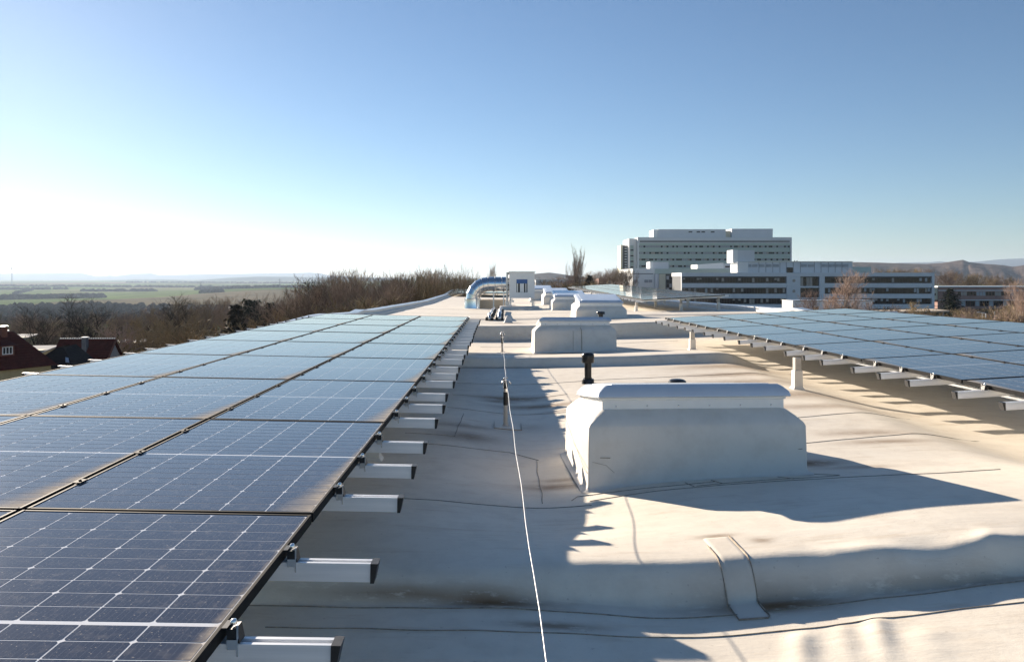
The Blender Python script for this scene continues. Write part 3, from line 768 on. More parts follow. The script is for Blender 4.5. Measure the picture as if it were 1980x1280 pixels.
ridge('hills', [(1600, 520), (1740, 508), (1800, 507), (1815, 505.5), (1850, 508), (1890, 506), (1920, 503), (1935, 501.5), (1985, 499.5), (2050, 503), (2300, 510)], 12000, 1800, 0, M_far, 'pale blue mountain ridge at the far right edge', .6, 7)

# ------------------------------------------------------------------ trees
M_bark = speckled('bark', (.075, .058, .043), (.15, .118, .088), 4, .9, .3, .02, spec=.1)
M_bark_backlit = speckled('bark_backlit', (.030, .025, .020), (.060, .048, .038), 4, .9, .3, .02, spec=.05)  # darker copy of bark: the backlit look is put into the colour
M_twig = speckled('twig', (.17, .125, .092), (.33, .25, .185), 1.2, .85, 0, spec=.1)
M_twigg = speckled('twig_ochre', (.19, .145, .080), (.36, .275, .16), 1.2, .85, 0, spec=.1)
M_birch = speckled('birch_bark', (.30, .27, .23), (.50, .46, .40), 3, .8, .1)
M_twigr = speckled('twig_red', (.26, .19, .15), (.42, .32, .26), 1.2, .85, 0, spec=.1)
M_needle = speckled('needles', (.010, .018, .010), (.030, .042, .016), 2.5, .75, 0)
M_needleb = speckled('needles_brown', (.020, .018, .010), (.050, .038, .018), 2.5, .75, 0)

def vary(m, lo=.62, hi=1.45):
    b = bsdf(m); src = b.inputs['Base Color'].links[0].from_socket
    oi = N(m, 'ShaderNodeObjectInfo'); hs = N(m, 'ShaderNodeHueSaturation')
    L(m, math_(m, 'MULTIPLY_ADD', oi.outputs['Random'], hi-lo, lo), hs.inputs['Value']); L(m, src, hs.inputs['Color']); L(m, hs.outputs[0], b.inputs['Base Color'])
for m_t in (M_twig, M_twigg, M_twigr): vary(m_t)
M_barkl = speckled('bark_pale', (.20, .155, .105), (.38, .30, .21), 4, .9, .3, .02, spec=.1)
def bare_tree(seed, H=13, spread=.9, trunk_h=.22, limbs=6, levels=4, kids=(7, 6, 6, 5), up=.25, twig=.030, r0=.22):
    """returns (trunk mesh builder, crown mesh builder): tapered limbs, then forks down to single twigs"""
    g = random.Random(seed); tb, cb = MB(), MB()
    def seg(mb_, p, q, ra, rb, n):
        d = (q-p).normalized(); ref = Vector((0, 0, 1)) if abs(d.z) < .9 else Vector((1, 0, 0))
        x = d.cross(ref).normalized(); y = x.cross(d)
        k = len(mb_.v)
        for c, r in ((p, ra), (q, rb)):
            for i in range(n):
                a = 2*math.pi*i/n; v = c+(x*math.cos(a)+y*math.sin(a))*r; mb_.v.append((v.x, v.y, v.z))
        for i in range(n):
            j = (i+1) % n; mb_.f.append((k+i, k+j, k+n+j, k+n+i)); mb_.m.append(0)
    def grow(p, d, ln, r, lev):
        nseg = 4 if lev <= 1 else (3 if lev == 2 else 2)
        n = 6 if lev == 0 else (4 if lev == 1 else 3)
        pts = [(p, r)]
        for i in range(nseg):
            w = .10 if lev == 0 else .22
            d = (d+Vector((g.uniform(-w, w), g.uniform(-w, w), g.uniform(-w, w)+up*.22*(lev > 0)))).normalized()
            q = p+d*(ln/nseg); rb = r*(1-(i+1)/nseg*.62) if lev < levels else r*(1-(i+1)/nseg*.8)
            seg(tb if lev <= 1 else cb, p, q, pts[-1][1], rb, n)
            p = q; pts.append((p, rb))
        if lev >= levels: return
        nk = kids[lev-1] if lev > 0 else limbs
        for k in range(nk):
            t = (.35 if lev else trunk_h/ max(.3, 1))+ (1-(.35 if lev else trunk_h))*(k+g.uniform(.1, .9))/nk
            t = min(t, .999); i = min(int(t*nseg), nseg-1); f = t*nseg-i
            b0 = pts[i][0].lerp(pts[i+1][0], f); rr = pts[i][1]*(1-f)+pts[i+1][1]*f
            ax_ = Vector((g.gauss(0, 1), g.gauss(0, 1), g.gauss(0, .45))).normalized()
            dd = (pts[min(i+1, nseg)][0]-pts[i][0]).normalized()
            side = (ax_-dd*ax_.dot(dd)).normalized()
            an = g.uniform(.45, .95)*spread if lev else g.uniform(.5, 1.0)*spread*(1.15-t*.5)
            nd = (dd*math.cos(an)+side*math.sin(an)+Vector((0, 0, up*(.6 if lev else .2)))).normalized()
            nl = ln*g.uniform(.42, .66)*(1.0 if lev else (1.05-.35*t))
            nr_ = max(rr*(.62 if lev < 2 else .58), twig*.55)
            grow(b0, nd, nl, nr_, lev+1)
    grow(Vector((0, 0, -.4)), Vector((g.uniform(-.06, .06), g.uniform(-.06, .06), 1)), H*.72, r0, 0)
    return tb, cb
def tree_kind(seed, bark, twigm, **kw):
    t, c = bare_tree(seed, **kw)
    return (t.mesh('trunk', bark, True), c.mesh('crown', twigm))
WIDE = [tree_kind(20+i, (M_bark, M_barkl)[i % 2], (M_twig, M_twig, M_twigg, M_twig)[i % 4], H=13, spread=1.0, limbs=8, kids=(7, 6, 5, 4), up=.35, r0=.24) for i in range(4)]
TALL = [tree_kind(40+i, M_barkl, (M_twigg, M_twig, M_twigg)[i % 3], H=14, spread=.88, limbs=9, kids=(6, 6, 5, 3), up=.45, r0=.25) for i in range(4)]
OAK = tree_kind(77, M_bark_backlit, M_bark_backlit, H=14, spread=1.2, trunk_h=.25, limbs=9, kids=(8, 6, 5, 4), up=.12, r0=.42)
DARKW = tree_kind(79, M_bark_backlit, M_bark_backlit, H=13, spread=1.05, limbs=8, kids=(7, 6, 5, 4), up=.28, r0=.26)
POPL = tree_kind(88, M_bark, M_twig, H=19, spread=.36, trunk_h=.12, limbs=16, kids=(5, 5, 4, 4), up=1.0, r0=.25, twig=.04)
BIRCH = tree_kind(91, M_birch, M_twigr, H=12, spread=.95, trunk_h=.04, limbs=15, kids=(7, 6, 5, 4), up=.55, r0=.17)
BUSH = [tree_kind(60+i, M_bark, (M_twigg, M_twigr)[i % 2], H=5, spread=1.1, trunk_h=.05, limbs=11, kids=(6, 5, 4, 4), up=.4, r0=.09, twig=.028) for i in range(2)]
def put_tree(kind, name, px, d, label, cat='tree', group=None, s=1.0, sx=1.0, top=None, rz=None, h0=None):
    p = on(px, d)
    if top is not None:                        # scale so that the real top stands at the surveyed row
        zt = CAMZ-d*(top-HOR)/F; s = (zt-p.z)/h0
    r = empty(name, p, random.uniform(0, 6.28) if rz is None else rz, label, cat, group)
    r.scale = (s*sx, s*sx, s)
    inst('trunk', kind[0], r); inst('crown', kind[1], r)
    return r
def hgt(k): return float(np.percentile([v.co.z for v in k[1].vertices], 97.5))
HT = {id(k[1]): hgt(k) for k in WIDE+TALL+BUSH+[OAK, POPL, BIRCH, DARKW]}
def tree_to(kind, name, px, d, top, label, **kw): return put_tree(kind, name, px, d, label, top=top, h0=HT[id(kind[1])], **kw)

# the dense wood that rises left of the duct
G1 = 'bare trees of the wood left of the roof'
edge = [(560, 566), (585, 548), (620, 545), (645, 530), (680, 524), (715, 523), (740, 534), (770, 530), (800, 525), (830, 519), (860, 520), (890, 525), (915, 530)]
for i in range(56):
    px = 570+345*((i*.618034) % 1); row = i % 4
    d = 78+row*16+random.uniform(-5, 5)
    top = np.interp(px, [e[0] for e in edge], [e[1] for e in edge])+(16, 11, 7, 5)[row]+random.uniform(-1, 8)
    k = TALL[i % 4] if px > 735 else WIDE[i % 4]
    tree_to(k, 'bare_tree', px, d, top, 'leafless brown tree, '+('front' if row < 2 else 'back')+' of the wood beside the roof, '+('low left end' if px < 660 else 'rounded left half' if px < 770 else 'towards the duct'), group=G1, sx=random.uniform(.75, 1.0))
# the lower belt of trees across the left
G2 = 'bare trees of the belt beyond the houses'
edge2 = [(-60, 612), (0, 606), (60, 604), (110, 612), (160, 604), (240, 606), (290, 594), (330, 588), (360, 578), (400, 580), (440, 574), (470, 580), (520, 590), (560, 580), (600, 565)]
for i in range(64):
    px = -50+640*((i*.618034+.2) % 1); row = i % 4
    d = 118+row*26+random.uniform(-8, 8)
    top = np.interp(px, [e[0] for e in edge2], [e[1] for e in edge2])+(9, 5, 2, 0)[row]+random.uniform(-2, 8)
    tree_to((WIDE+TALL)[i % 8] if px > 300 else WIDE[i % 4], 'bare_tree', px, d, top, 'leafless tree, '+('front' if row < 2 else 'back')+' of the belt '+('above the dormer roof' if px < 110 else 'behind the chimney roof' if px < 260 else 'between chimney roof and spruce' if px < 440 else 'right of the spruce'), group=G2, sx=random.uniform(.85, 1.15))
tree_to(OAK, 'oak_tree', 185, 100, 583, 'broad bare oak with dark spreading limbs behind the red roof with the chimney', sx=.95, rz=1.0)
tree_to(DARKW, 'bare_tree', 62, 96, 600, 'broad bare tree behind the house with the dormer', sx=1.2)
tree_to(DARKW, 'bare_tree', 135, 112, 606, 'bare tree left of the broad oak', sx=1.1)
tree_to(DARKW, 'bare_tree', 360, 105, 581, 'bare tree just left of the brown spruce', sx=1.0)
tree_to(DARKW, 'bare_tree', 585, 84, 549, 'bare tree with forked trunk at the foot of the dense wood', sx=1.05)
for px, d, top in ((250, 96, 626), (290, 100, 630), (330, 92, 632), (400, 90, 622), (470, 88, 625), (530, 80, 612), (590, 76, 604), (640, 74, 600), (690, 72, 596), (740, 70, 588), (790, 72, 580), (850, 74, 572), (215, 90, 640)):
    tree_to(BUSH[int(px) % 2], 'bare_bush', px, d, top, 'leafless shrub low under the trees, '+('beside the roof with the chimney' if px < 300 else 'left of the brown spruce' if px < 450 else 'right of the brown spruce' if px < 620 else 'beyond the far end of the nearest array'), cat='shrub', group='shrubs below the trees on the left', sx=1.3)
# conifers
def conifer(seed, H, rad, nee, drop=.25, whorls=15, gap=.12, ex_=.8):
    g = random.Random(seed); tb, cb = MB(), MB()
    tb.tube([(0, 0, -.3), (0, 0, H*.5), (0, 0, H)], [H*.018, H*.011, .01], 7)
    for w in range(whorls):
        t = gap+(1-gap)*w/whorls; z = H*t; L_ = rad*(1-t)**ex_+.15
        for b_ in range(8 if w < whorls-4 else 6):
            a = 2*math.pi*(b_+g.random())/8; l = L_*g.uniform(.65, 1.1); dx, dy = math.cos(a), math.sin(a)
            n = max(3, int(l/.30))
            for i in range(n):
                f = (i+.5)/n; x, y = dx*l*f, dy*l*f; zz = z-drop*l*f*f+g.uniform(-.16, .16)
                for k in range(8):
                    s_ = g.uniform(.20, .46)*(1.15-f*.45)*H/12; th = a+g.choice((-1, 1))*g.uniform(.2, 1.1)
                    e_ = Vector((math.cos(th), math.sin(th), g.uniform(-.75, .12)))*s_
                    w_ = Vector((g.gauss(0, 1), g.gauss(0, 1), g.gauss(0, 1))).normalized()*s_*.24
                    o_ = Vector((x+g.uniform(-.12, .12), y+g.uniform(-.12, .12), zz+g.uniform(-.12, .12)))
                    cb.quad(o_-w_, o_+w_, o_+e_+w_*.45, o_+e_-w_*.45)
    return (tb.mesh('trunk', M_bark, True), cb.mesh('crown', nee))
SPR = conifer(5, 12, 4.6, M_needleb, .20, 26, .10, .85)
PIN = conifer(6, 11, 3.4, M_needle, .05, 20, .2, .55)
def conif(kind, px, d, top, label, h, sx=1.0): 
    return put_tree(kind, 'spruce_tree' if kind is SPR else 'pine_tree', px, d, label, top=top, h0=h, sx=sx)
conif(SPR, 456, 84, 586, 'brown green spruce with drooping tiers beyond the left array', 12, 1.0)
conif(PIN, 479, 112, 575, 'dark green conifer, left of the close pair behind the spruce', 11, .8)
conif(PIN, 495, 114, 577, 'dark green conifer, right of the close pair behind the spruce', 11, .8)
conif(PIN, 521, 108, 582, 'dark conifer with rounded top right of the conifer pair', 11, .85)
conif(PIN, 533, 96, 596, 'small olive conifer in front of the rounded dark conifer', 11, .9)
conif(PIN, 0, 78, 638, 'green conifer at the left picture edge above the house with the dormer', 11, .9)

# trees behind the far end of the roof
G3 = 'bare trees on the skyline behind the far arrays'
for i in range(34):
    px = 1030+185*((i*.618034+.37) % 1); row = i % 3; d = 260+row*60+random.uniform(-20, 20)
    top = np.interp(px, [1030, 1060, 1090, 1120, 1150, 1180, 1205], [541, 538, 534, 530, 526, 521, 519])+(7, 3, 0)[row]+random.uniform(-1, 4)
    tree_to((TALL+WIDE)[i % 8], 'bare_tree', px, d, top, 'leafless brown skyline tree '+('between cabinet and poplars' if px < 1100 else 'around the foot of the poplars' if px < 1145 else 'just left of the tower block'), group=G3, sx=1.15)
tree_to(POPL, 'poplar_tree', 1109, 215, 489, 'tallest bare poplar, with upright limbs, between cabinet and tower block', sx=1.0)
tree_to(POPL, 'poplar_tree', 1118, 222, 494, 'second bare poplar close beside the tallest one', sx=.9)
tree_to(POPL, 'poplar_tree', 947, 420, 516, 'slim bare poplar above the duct, left one of a distant pair', sx=.7)
tree_to(POPL, 'poplar_tree', 956, 425, 513, 'slim bare poplar above the duct, right one of a distant pair', sx=.8)
conif(SPR, 1140, 190, 531, 'dark spruce right of the bare poplars', 12, 1.1).children[1].data = SPR[1]
for px, d, top in ((1070, 150, 552), (1095, 155, 548), (1120, 150, 550), (1160, 160, 550), (1185, 150, 551)):
    tree_to(BUSH[int(px) % 2], 'bare_bush', px, d, top, 'leafless bush behind the far solar array', cat='shrub', group='bushes behind the far solar array', sx=1.5)
# right side
tree_to(BIRCH, 'birch_tree', 1622, 150, 530, 'bare birch with several pale stems in front of the low hospital wing', sx=1.35, rz=.4)
tree_to(BIRCH, 'birch_tree', 1562, 160, 565, 'small bare birch left of the many stemmed birch', sx=1.1, rz=2.0)
tree_to(BIRCH, 'birch_tree', 1985, 105, 552, 'bare birch with white stems at the right picture edge', sx=.9, rz=3.0)
conif(PIN, 1838, 200, 556, 'dark green pine standing before the pink building', 11, 1.55)
G4 = 'bare trees behind the pink building'
for i in range(26):
    px = 1815+190*((i*.618034+.1) % 1); d = 350+(i % 3)*35+random.uniform(-10, 10)
    top = np.interp(px, [1810, 1840, 1870, 1900, 1990], [523, 522, 527, 530, 538])+random.uniform(-2, 5)+(6, 3, 0)[i % 3]
    tree_to((WIDE+TALL)[i % 8], 'bare_tree', px, d, top, 'leafless ochre tree behind the pink building, '+('above the dark pine' if px < 1870 else 'below the peaked hill' if px < 1935 else 'at the picture edge'), group=G4, sx=1.2)
for i in range(9):
    px = 1700+100*((i*.618+.3) % 1)
    tree_to(TALL[i % 4], 'bare_tree', px, 420, 521+random.uniform(-1, 3), 'leafless tree rising behind the long low hospital wing', group='bare trees behind the hospital wing', sx=1.2)
G5 = 'bare shrubs before the pink building'
for i in range(40):
    px = 1845+165*((i*.618034+.5) % 1); d = 95+(i % 4)*24+random.uniform(-8, 8)
    top = np.interp(px, [1840, 1870, 1900, 1930, 1960, 2000], [606, 596, 604, 600, 590, 586])+(22, 10, 4, 0)[i % 4]+random.uniform(-3, 6)
    tree_to((BUSH+WIDE[2:3]+BUSH)[i % 5], 'bare_bush', px, d, top, 'leafless brown shrub in the thicket, '+('below the dark pine' if px < 1890 else 'around the tan wooden pole' if px < 1940 else 'near the white stemmed birch'), cat='shrub', group=G5, sx=1.25)
for px, d, top in ((1683, 140, 588), (1700, 142, 596), (1735, 150, 594), (1772, 150, 588), (1800, 150, 600), (1660, 150, 602), (1590, 150, 592), (1648, 150, 590)):
    tree_to(BUSH[int(px) % 2], 'bare_bush', px, d, top, 'small leafless tree before the low hospital wing', cat='shrub', group='small bare trees before the hospital wing', sx=1.0)
# wooded bands and hedges far out in the valley: nobody could count these
M_wood = speckled('far_wood', (.040, .036, .030), (.085, .070, .052), .25, 1, 0, spec=0)
def far_wood(label, spots, hh, ww):
    mb_ = MB(); g = random.Random(len(label))
    for px, d in spots:
        c = on(px, d); h = hh*g.uniform(.6, 1.15); w = ww*g.uniform(.7, 1.3)
        ring = []
        for zf, rf in ((-.2, .7), (.25, 1.0), (.6, .85), (.88, .5)):
            ring.append([(c.x+w*rf*g.uniform(.75, 1.2)*math.cos(2*math.pi*k/6+zf), c.y+w*rf*g.uniform(.75, 1.2)*math.sin(2*math.pi*k/6+zf), c.z+h*zf*g.uniform(.9, 1.1)) for k in range(6)])
        ring.append([(c.x+g.uniform(-1, 1), c.y, c.z+h) for k in range(6)])
        mb_.loft(ring, cap=False)
    o = mb_.build('woods', M_wood); tag(o, label, kind='stuff'); return o
g_ = random.Random(3)
far_wood('dark wooded slope in the valley beyond the bare trees', [(g_.uniform(-80, 620), 900+g_.random()**1.3*420) for _ in range(1500)], 11, 7)
far_wood('belt of distant trees along the near green field', [(px := g_.uniform(-80, 200), 2050+.9*px+g_.uniform(-60, 60)) for _ in range(420)], 12, 11)
sp = []
for a, b_, da, db, n_, j in ((160, 300, 3100, 3000, 90, 20), (380, 480, 3050, 2900, 150, 60), (390, 430, 2350, 2300, 40, 10), (30, 62, 2700, 3300, 40, 12), (-80, 480, 4400, 3900, 260, 40), (240, 640, 6200, 5600, 260, 60), (-80, 130, 3400, 3500, 120, 20), (480, 640, 2850, 2700, 90, 10)):
    for _ in range(n_):
        t = g_.random(); sp.append((a+(b_-a)*t, da+(db-da)*t+g_.uniform(-j, j)))
far_wood('thin hedges and tree lines between the distant fields', sp, 11, 10)
M_stubble = speckled('pale_soil', (.30, .25, .17), (.36, .30, .22), .05, .9, 0)

# ------------------------------------------------------------------ far landmarks
M_slate = speckled('slate_grey', (.12, .13, .15), (.17, .18, .20), 4, .8, .2)
M_tow = speckled('turbine_grey', (.26, .28, .30), (.32, .34, .36), .1, .7, 0, spec=.1)
p = on(23, 5200)
root = empty('wind_turbine', p, -YAW, 'tiny distant wind turbine on the left horizon', 'wind turbine')
hh = (CAMZ-5200*(519-HOR)/F)-p.z
m = MB(); m.lathe([(3.0, -3), (2.6, hh*.4), (1.7, hh)], n=10); m.build('tower', M_tow, root, smooth=True)
m = MB(); m.bevbox(-2, 2, -5, 6, hh-1.5, hh+2.5, .4); m.build('nacelle', M_tow, root)
for a in (125, 5, 245):
    m = MB(); ln = hh*.44; c, s_ = math.cos(R(a)), math.sin(R(a))
    m.hexa([(0-s_*2.4, -5.6, hh+.5+c*2.4), (0+s_*2.4, -5.6, hh+.5-c*2.4), (0+s_*2.4, -5.1, hh+.5-c*2.4), (-s_*2.4, -5.1, hh+.5+c*2.4),
            (c*ln-s_*.4, -5.5, hh+.5+s_*ln+c*.4), (c*ln+s_*.4, -5.5, hh+.5+s_*ln-c*.4), (c*ln+s_*.4, -5.2, hh+.5+s_*ln-c*.4), (c*ln-s_*.4, -5.2, hh+.5+s_*ln+c*.4)])
    m.build('blade', M_tow, root)
def pylon(px, d, top, label):
    p_ = on(px, d); h = (CAMZ-d*(top-HOR)/F)-p_.z
    r_ = empty('power_pylon', p_, -YAW, label, 'power pylon', 'distant power pylons')
    m_2 = MB(); w = h*.09
    for sx_ in (-1, 1):
        for sy_ in (-1, 1): m_2.tube([(sx_*w, sy_*w, -1), (sx_*w*.2, sy_*w*.2, h*.65), (0, 0, h)], .30, 4)
    for k in range(5):
        z0_, z1_ = h*k/6, h*(k+1)/6; wa, wb = w*(1-k/6*1.2), w*(1-(k+1)/6*1.2)
        m_2.tube([(-wa, 0, z0_), (wb, 0, z1_)], .2, 4); m_2.tube([(wa, 0, z0_), (-wb, 0, z1_)], .2, 4)
    m_2.build('lattice', M_slate, r_)
    for f_, wd in ((.66, .28), (.84, .20)):
        m_2 = MB(); m_2.tube([(-h*wd, 0, h*f_), (h*wd, 0, h*f_)], .35, 4); m_2.build('cross_arm', M_slate, r_)
pylon(541, 2600, 538, 'lattice power pylon on the skyline above the striped field')
pylon(388, 3000, 543, 'smaller lattice power pylon left of the other one')

# ------------------------------------------------------------------ houses on the left
M_tile = speckled('red_roof', (.060, .016, .013), (.105, .028, .021), 3, .85, .3, .01, spec=.08)
M_tiled = speckled('dark_roof', (.016, .013, .013), (.030, .024, .023), 3, .85, .3, .01, spec=.08)
M_yel = speckled('yellow_render', (.42, .36, .20), (.50, .43, .26), 3, .85, .1)
M_panelw = speckled('grey_gable', (.36, .36, .36), (.44, .44, .43), 3, .85, .1)
M_brick = speckled('brick_red', (.14, .05, .03), (.22, .08, .05), 8, .85, .3)
M_glass = mat('window_glass', (.012, .016, .02), .06, 0, .8)
def tiled_plane(root, a, b_, c, d_, m, name='roof', rows=14, th=.03):
    """sloping roof plane a-b (eave) to d-c (ridge) laid as overlapping courses"""
    a, b_, c, d_ = map(Vector, (a, b_, c, d_)); nrm = (b_-a).cross(d_-a).normalized()
    if nrm.z < 0: nrm = -nrm
    mb_ = MB()
    for i in range(rows):
        t0, t1 = i/rows, min(1, (i+1.12)/rows)
        p0, p1 = a.lerp(d_, t0), b_.lerp(c, t0); q0, q1 = a.lerp(d_, t1), b_.lerp(c, t1)
        e = nrm*th
        mb_.hexa([p0, p1, q1, q0, p0+e, p1+e, q1+e*.25, q0+e*.25])
    return mb_.build(name, m, root)
# house with the dormer
hd = 58.0
o0 = at(4, 650, 62)
root = empty('house', (o0.x, o0.y, -11.9), R(-28), 'red roofed house with a white framed dormer window at the left picture edge', 'house', 'houses left of the roof')
def lz(py, d=hd): return CAMZ-d*(py-HOR)/F+11.9
ez, rz_ = lz(722), lz(651)
hx, hy = 2.2, 3.1
m = MB(); m.box(-hx-1.6, hx-.25, -hy+.3, hy-.3, -1, ez+.05); m.build('wall', M_yel, root)
e1 = [(hx+.2, -hy, ez), (hx+.2, hy, ez), (-.9, hy-1.7, rz_), (-.9, -hy+.6, rz_)]
tiled_plane(root, e1[0], e1[1], e1[2], e1[3], M_tile)
tiled_plane(root, (-4.4, hy, ez), (-4.4, -hy, ez), (-.9, -hy+.6, rz_), (-.9, hy-1.7, rz_), M_tile)
tiled_plane(root, (-4.4, -hy, ez), (hx+.2, -hy, ez), (-.9, -hy+.6, rz_), (-.9, -hy+.6, rz_), M_tile)
tiled_plane(root, (hx+.2, hy, ez), (-4.4, hy, ez), (-.9, hy-1.7, rz_), (-.9, hy-1.7, rz_), M_tile)
m = MB(); m.box(-.85, -.4, .2, .65, rz_-.6, rz_+.45); ch_ = m.build('chimney', M_brick, root); m = MB(); m.box(-.90, -.35, .15, .70, rz_+.45, rz_+.52); m.build('chimney_cap', M_galv, ch_)
dzb = ez+(rz_-ez)*.36
m = MB(); m.box(-.2, 1.25, -.85, .25, dzb, dzb+.85); dm = m.build('dormer', M_brick, root)
tiled_plane(dm, (1.50, -1.05, dzb+.82), (1.50, .45, dzb+.82), (-.7, .45, dzb+1.30), (-.7, -1.05, dzb+1.30), M_tile, 'dormer_roof', 6)
wn = MB(); wn.box(1.252, 1.30, -.70, .10, dzb+.12, dzb+.18); wn.box(1.252, 1.30, -.70, .10, dzb+.68, dzb+.74)
for yy in (-.70, -.46, -.20, .04): wn.box(1.252, 1.30, yy, yy+.06, dzb+.182, dzb+.678)
wn.build('window_frame', M_white, dm); wn = MB(); wn.box(1.251, 1.26, -.68, .08, dzb+.14, dzb+.72); wn.build('window_pane', M_glass, dm)
for k in range(9):
    m = MB(); t = k/8; m.bevbox(-.99, -.81, -hy+.8+t*3.2, -hy+.95+t*3.2, rz_+.03, rz_+.13, .02); m.build('ridge_tile', M_white if k % 2 == 0 else M_tile, root)
# middle dark roofed house
hd = 68.0; o0 = at(112, 690, hd)
root = empty('house', (o0.x, o0.y, -12), R(12), 'low house with an almost black roof and a small rooflight, between the red roofs', 'house', 'houses left of the roof')
ez, rz_ = CAMZ-hd*(708-HOR)/F+12, CAMZ-hd*(672-HOR)/F+12
m = MB(); m.box(-1.7, 1.7, -2, 3.8, -1, ez+.05); m.build('wall', M_yel, root)
tiled_plane(root, (-2.0, -2.3, ez), (2.0, -2.3, ez), (.35, .2, rz_), (-.1, .2, rz_), M_tiled)
tiled_plane(root, (2.0, -2.3, ez), (2.0, 4, ez), (.35, 3.6, rz_), (.35, .2, rz_), M_tiled)
tiled_plane(root, (-2.0, 4, ez), (-2.0, -2.3, ez), (-.1, .2, rz_), (-.1, 3.6, rz_), M_tiled)
m = MB(); m.hexa([(1.12, -1.6, ez+.42), (1.42, -1.6, ez+.34), (1.22, -1.15, ez+.72), (.98, -1.15, ez+.80), (1.12, -1.65, ez+.54), (1.42, -1.65, ez+.46), (1.22, -1.2, ez+.84), (.98, -1.2, ez+.92)]); m.build('rooflight', M_galv, root)
# long red roof with chimney
hd = 78.0; pa, pb = at(116, 656, hd), at(222, 656, hd)
root = empty('house', ((pa.x+pb.x)/2, pa.y, -12.5), -YAW+R(2), 'long dark red roof house with pale ridge tiles and a grey chimney', 'house', 'houses left of the roof')
hl = (pb-pa).length/2; ez, rz_ = CAMZ-hd*(706-HOR)/F+12.5, CAMZ-hd*(656-HOR)/F+12.5
m = MB(); m.loft([[(x, -2.2, -1), (x, -2.2, ez), (x, 0, rz_-.15), (x, 2.2, ez), (x, 2.2, -1)] for x in (-hl+.2, hl-.25)]); m.build('wall', M_panelw, root)
tiled_plane(root, (-hl, -2.6, ez-.2), (hl, -2.6, ez-.2), (hl, 0, rz_), (-hl, 0, rz_), M_tile, rows=18)
tiled_plane(root, (hl, 2.6, ez-.2), (-hl, 2.6, ez-.2), (-hl, 0, rz_), (hl, 0, rz_), M_tile, rows=18)
m = MB(); m.box(-.02, .42, -1.15, -.65, rz_-1.5, rz_+.22); ch_ = m.build('chimney', M_slate, root); m = MB(); m.bevbox(-.08, .48, -1.21, -.59, rz_+.222, rz_+.30, .01); m.build('chimney_cap', M_white, ch_)
for k in range(24):
    m = MB() if k == 0 else m
    if k == 0: m.bevbox(-.06, .06, -.08, .08, .02, .12, .02); rme = m.mesh('ridge_tile', M_white)
    inst('ridge_tile', rme, root, (-hl+.1+k*(2*hl-.2)/23, 0, rz_+.01))
m = MB(); m.hexa([(hl+.02, -2.5, ez-.35), (hl+.08, -2.5, ez-.35), (hl+.08, .1, rz_-.12), (hl+.02, .1, rz_-.12), (hl+.02, -2.6, ez-.1), (hl+.08, -2.6, ez-.1), (hl+.08, 0, rz_+.1), (hl+.02, 0, rz_+.1)]); m.build('bargeboard', M_brick, root)
M_shed = speckled('shed_roof', (.26, .27, .28), (.36, .36, .36), 2, .9, .2, spec=.1)
# small sheds
for px, d, w, top, lab in ((246, 105, 4.5, 658, 'white flat roofed shed among the trees beyond the array'), (30, 96, 3.5, 648, 'pale blue tarpaulin covered shed behind the house with the dormer'), (70, 80, 2.6, 671, 'small sunlit shed roof between the two houses')):
    p = on(px, d); zt = CAMZ-d*(top-HOR)/F-p.z
    r_ = empty('shed', p, .1, lab, 'shed', 'sheds among the trees')
    m = MB(); m.box(-w/2, w/2, -1.5, 1.5, -1, zt-.2); m.build('wall', M_yel, r_)
    m = MB(); m.hexa([(-w/2-.2, -1.8, zt-.45), (w/2+.2, -1.8, zt-.45), (w/2+.2, 1.8, zt-.1), (-w/2-.2, 1.8, zt-.1), (-w/2-.2, -1.8, zt-.33), (w/2+.2, -1.8, zt-.33), (w/2+.2, 1.8, zt+.02), (-w/2-.2, 1.8, zt+.02)]); m.build('roof', M_shed, r_)

# ------------------------------------------------------------------ the hospital
M_panel = speckled('grey_cladding', (.66, .68, .70), (.72, .74, .76), .35, .5, 0)
M_joint = mat('cladding_joint', (.10, .11, .12), .8)
M_corr = speckled('corrugated_sheet', (.66, .67, .68), (.72, .73, .74), .3, .5, 0)
M_green = speckled('green_panel', (.45, .54, .48), (.50, .58, .52), .3, .6, 0)
M_cream = speckled('cream_wall', (.60, .57, .44), (.66, .63, .50), .3, .7, 0)
M_dark = mat('dark_glass', (.010, .013, .018), .10, 0, .25)
M_blind = speckled('window_blind', (.34, .36, .38), (.46, .47, .48), .6, .6, 0)
M_blindp = speckled('window_curtain', (.36, .31, .26), (.46, .41, .36), .6, .7, 0)
M_pink = speckled('pink_render', (.33, .20, .17), (.38, .235, .20), .3, .8, 0)
M_redb = speckled('red_cladding', (.17, .075, .05), (.22, .10, .07), .4, .8, 0)
class Bld:
    def __init__(s, name, px, d, base, label, cat='building', rz=0.0):
        s.d = d; s.px0 = px; p_ = at(px, HOR, d); s.base = base
        s.root = empty(name, (p_.x, p_.y, base), -YAW+rz, label, cat)
    def x(s, px, dy=0.0): return (px-s.px0)/F*s.d
    def z(s, py): return CAMZ-s.d*(py-HOR)/F-s.base
    def box(s, name, xa, xb, ya, yb, dep, m, dy=0.0, parent=None, zb=None):
        """front face from column xa to xb, rows ya (top) to yb, dep metres deep, dy metres behind the front plane"""
        m_2 = MB(); m_2.box(s.x(xa), s.x(xb), dy, dy+dep, s.z(yb) if zb is None else zb, s.z(ya))
        return m_2.build(name, m, parent or s.root)
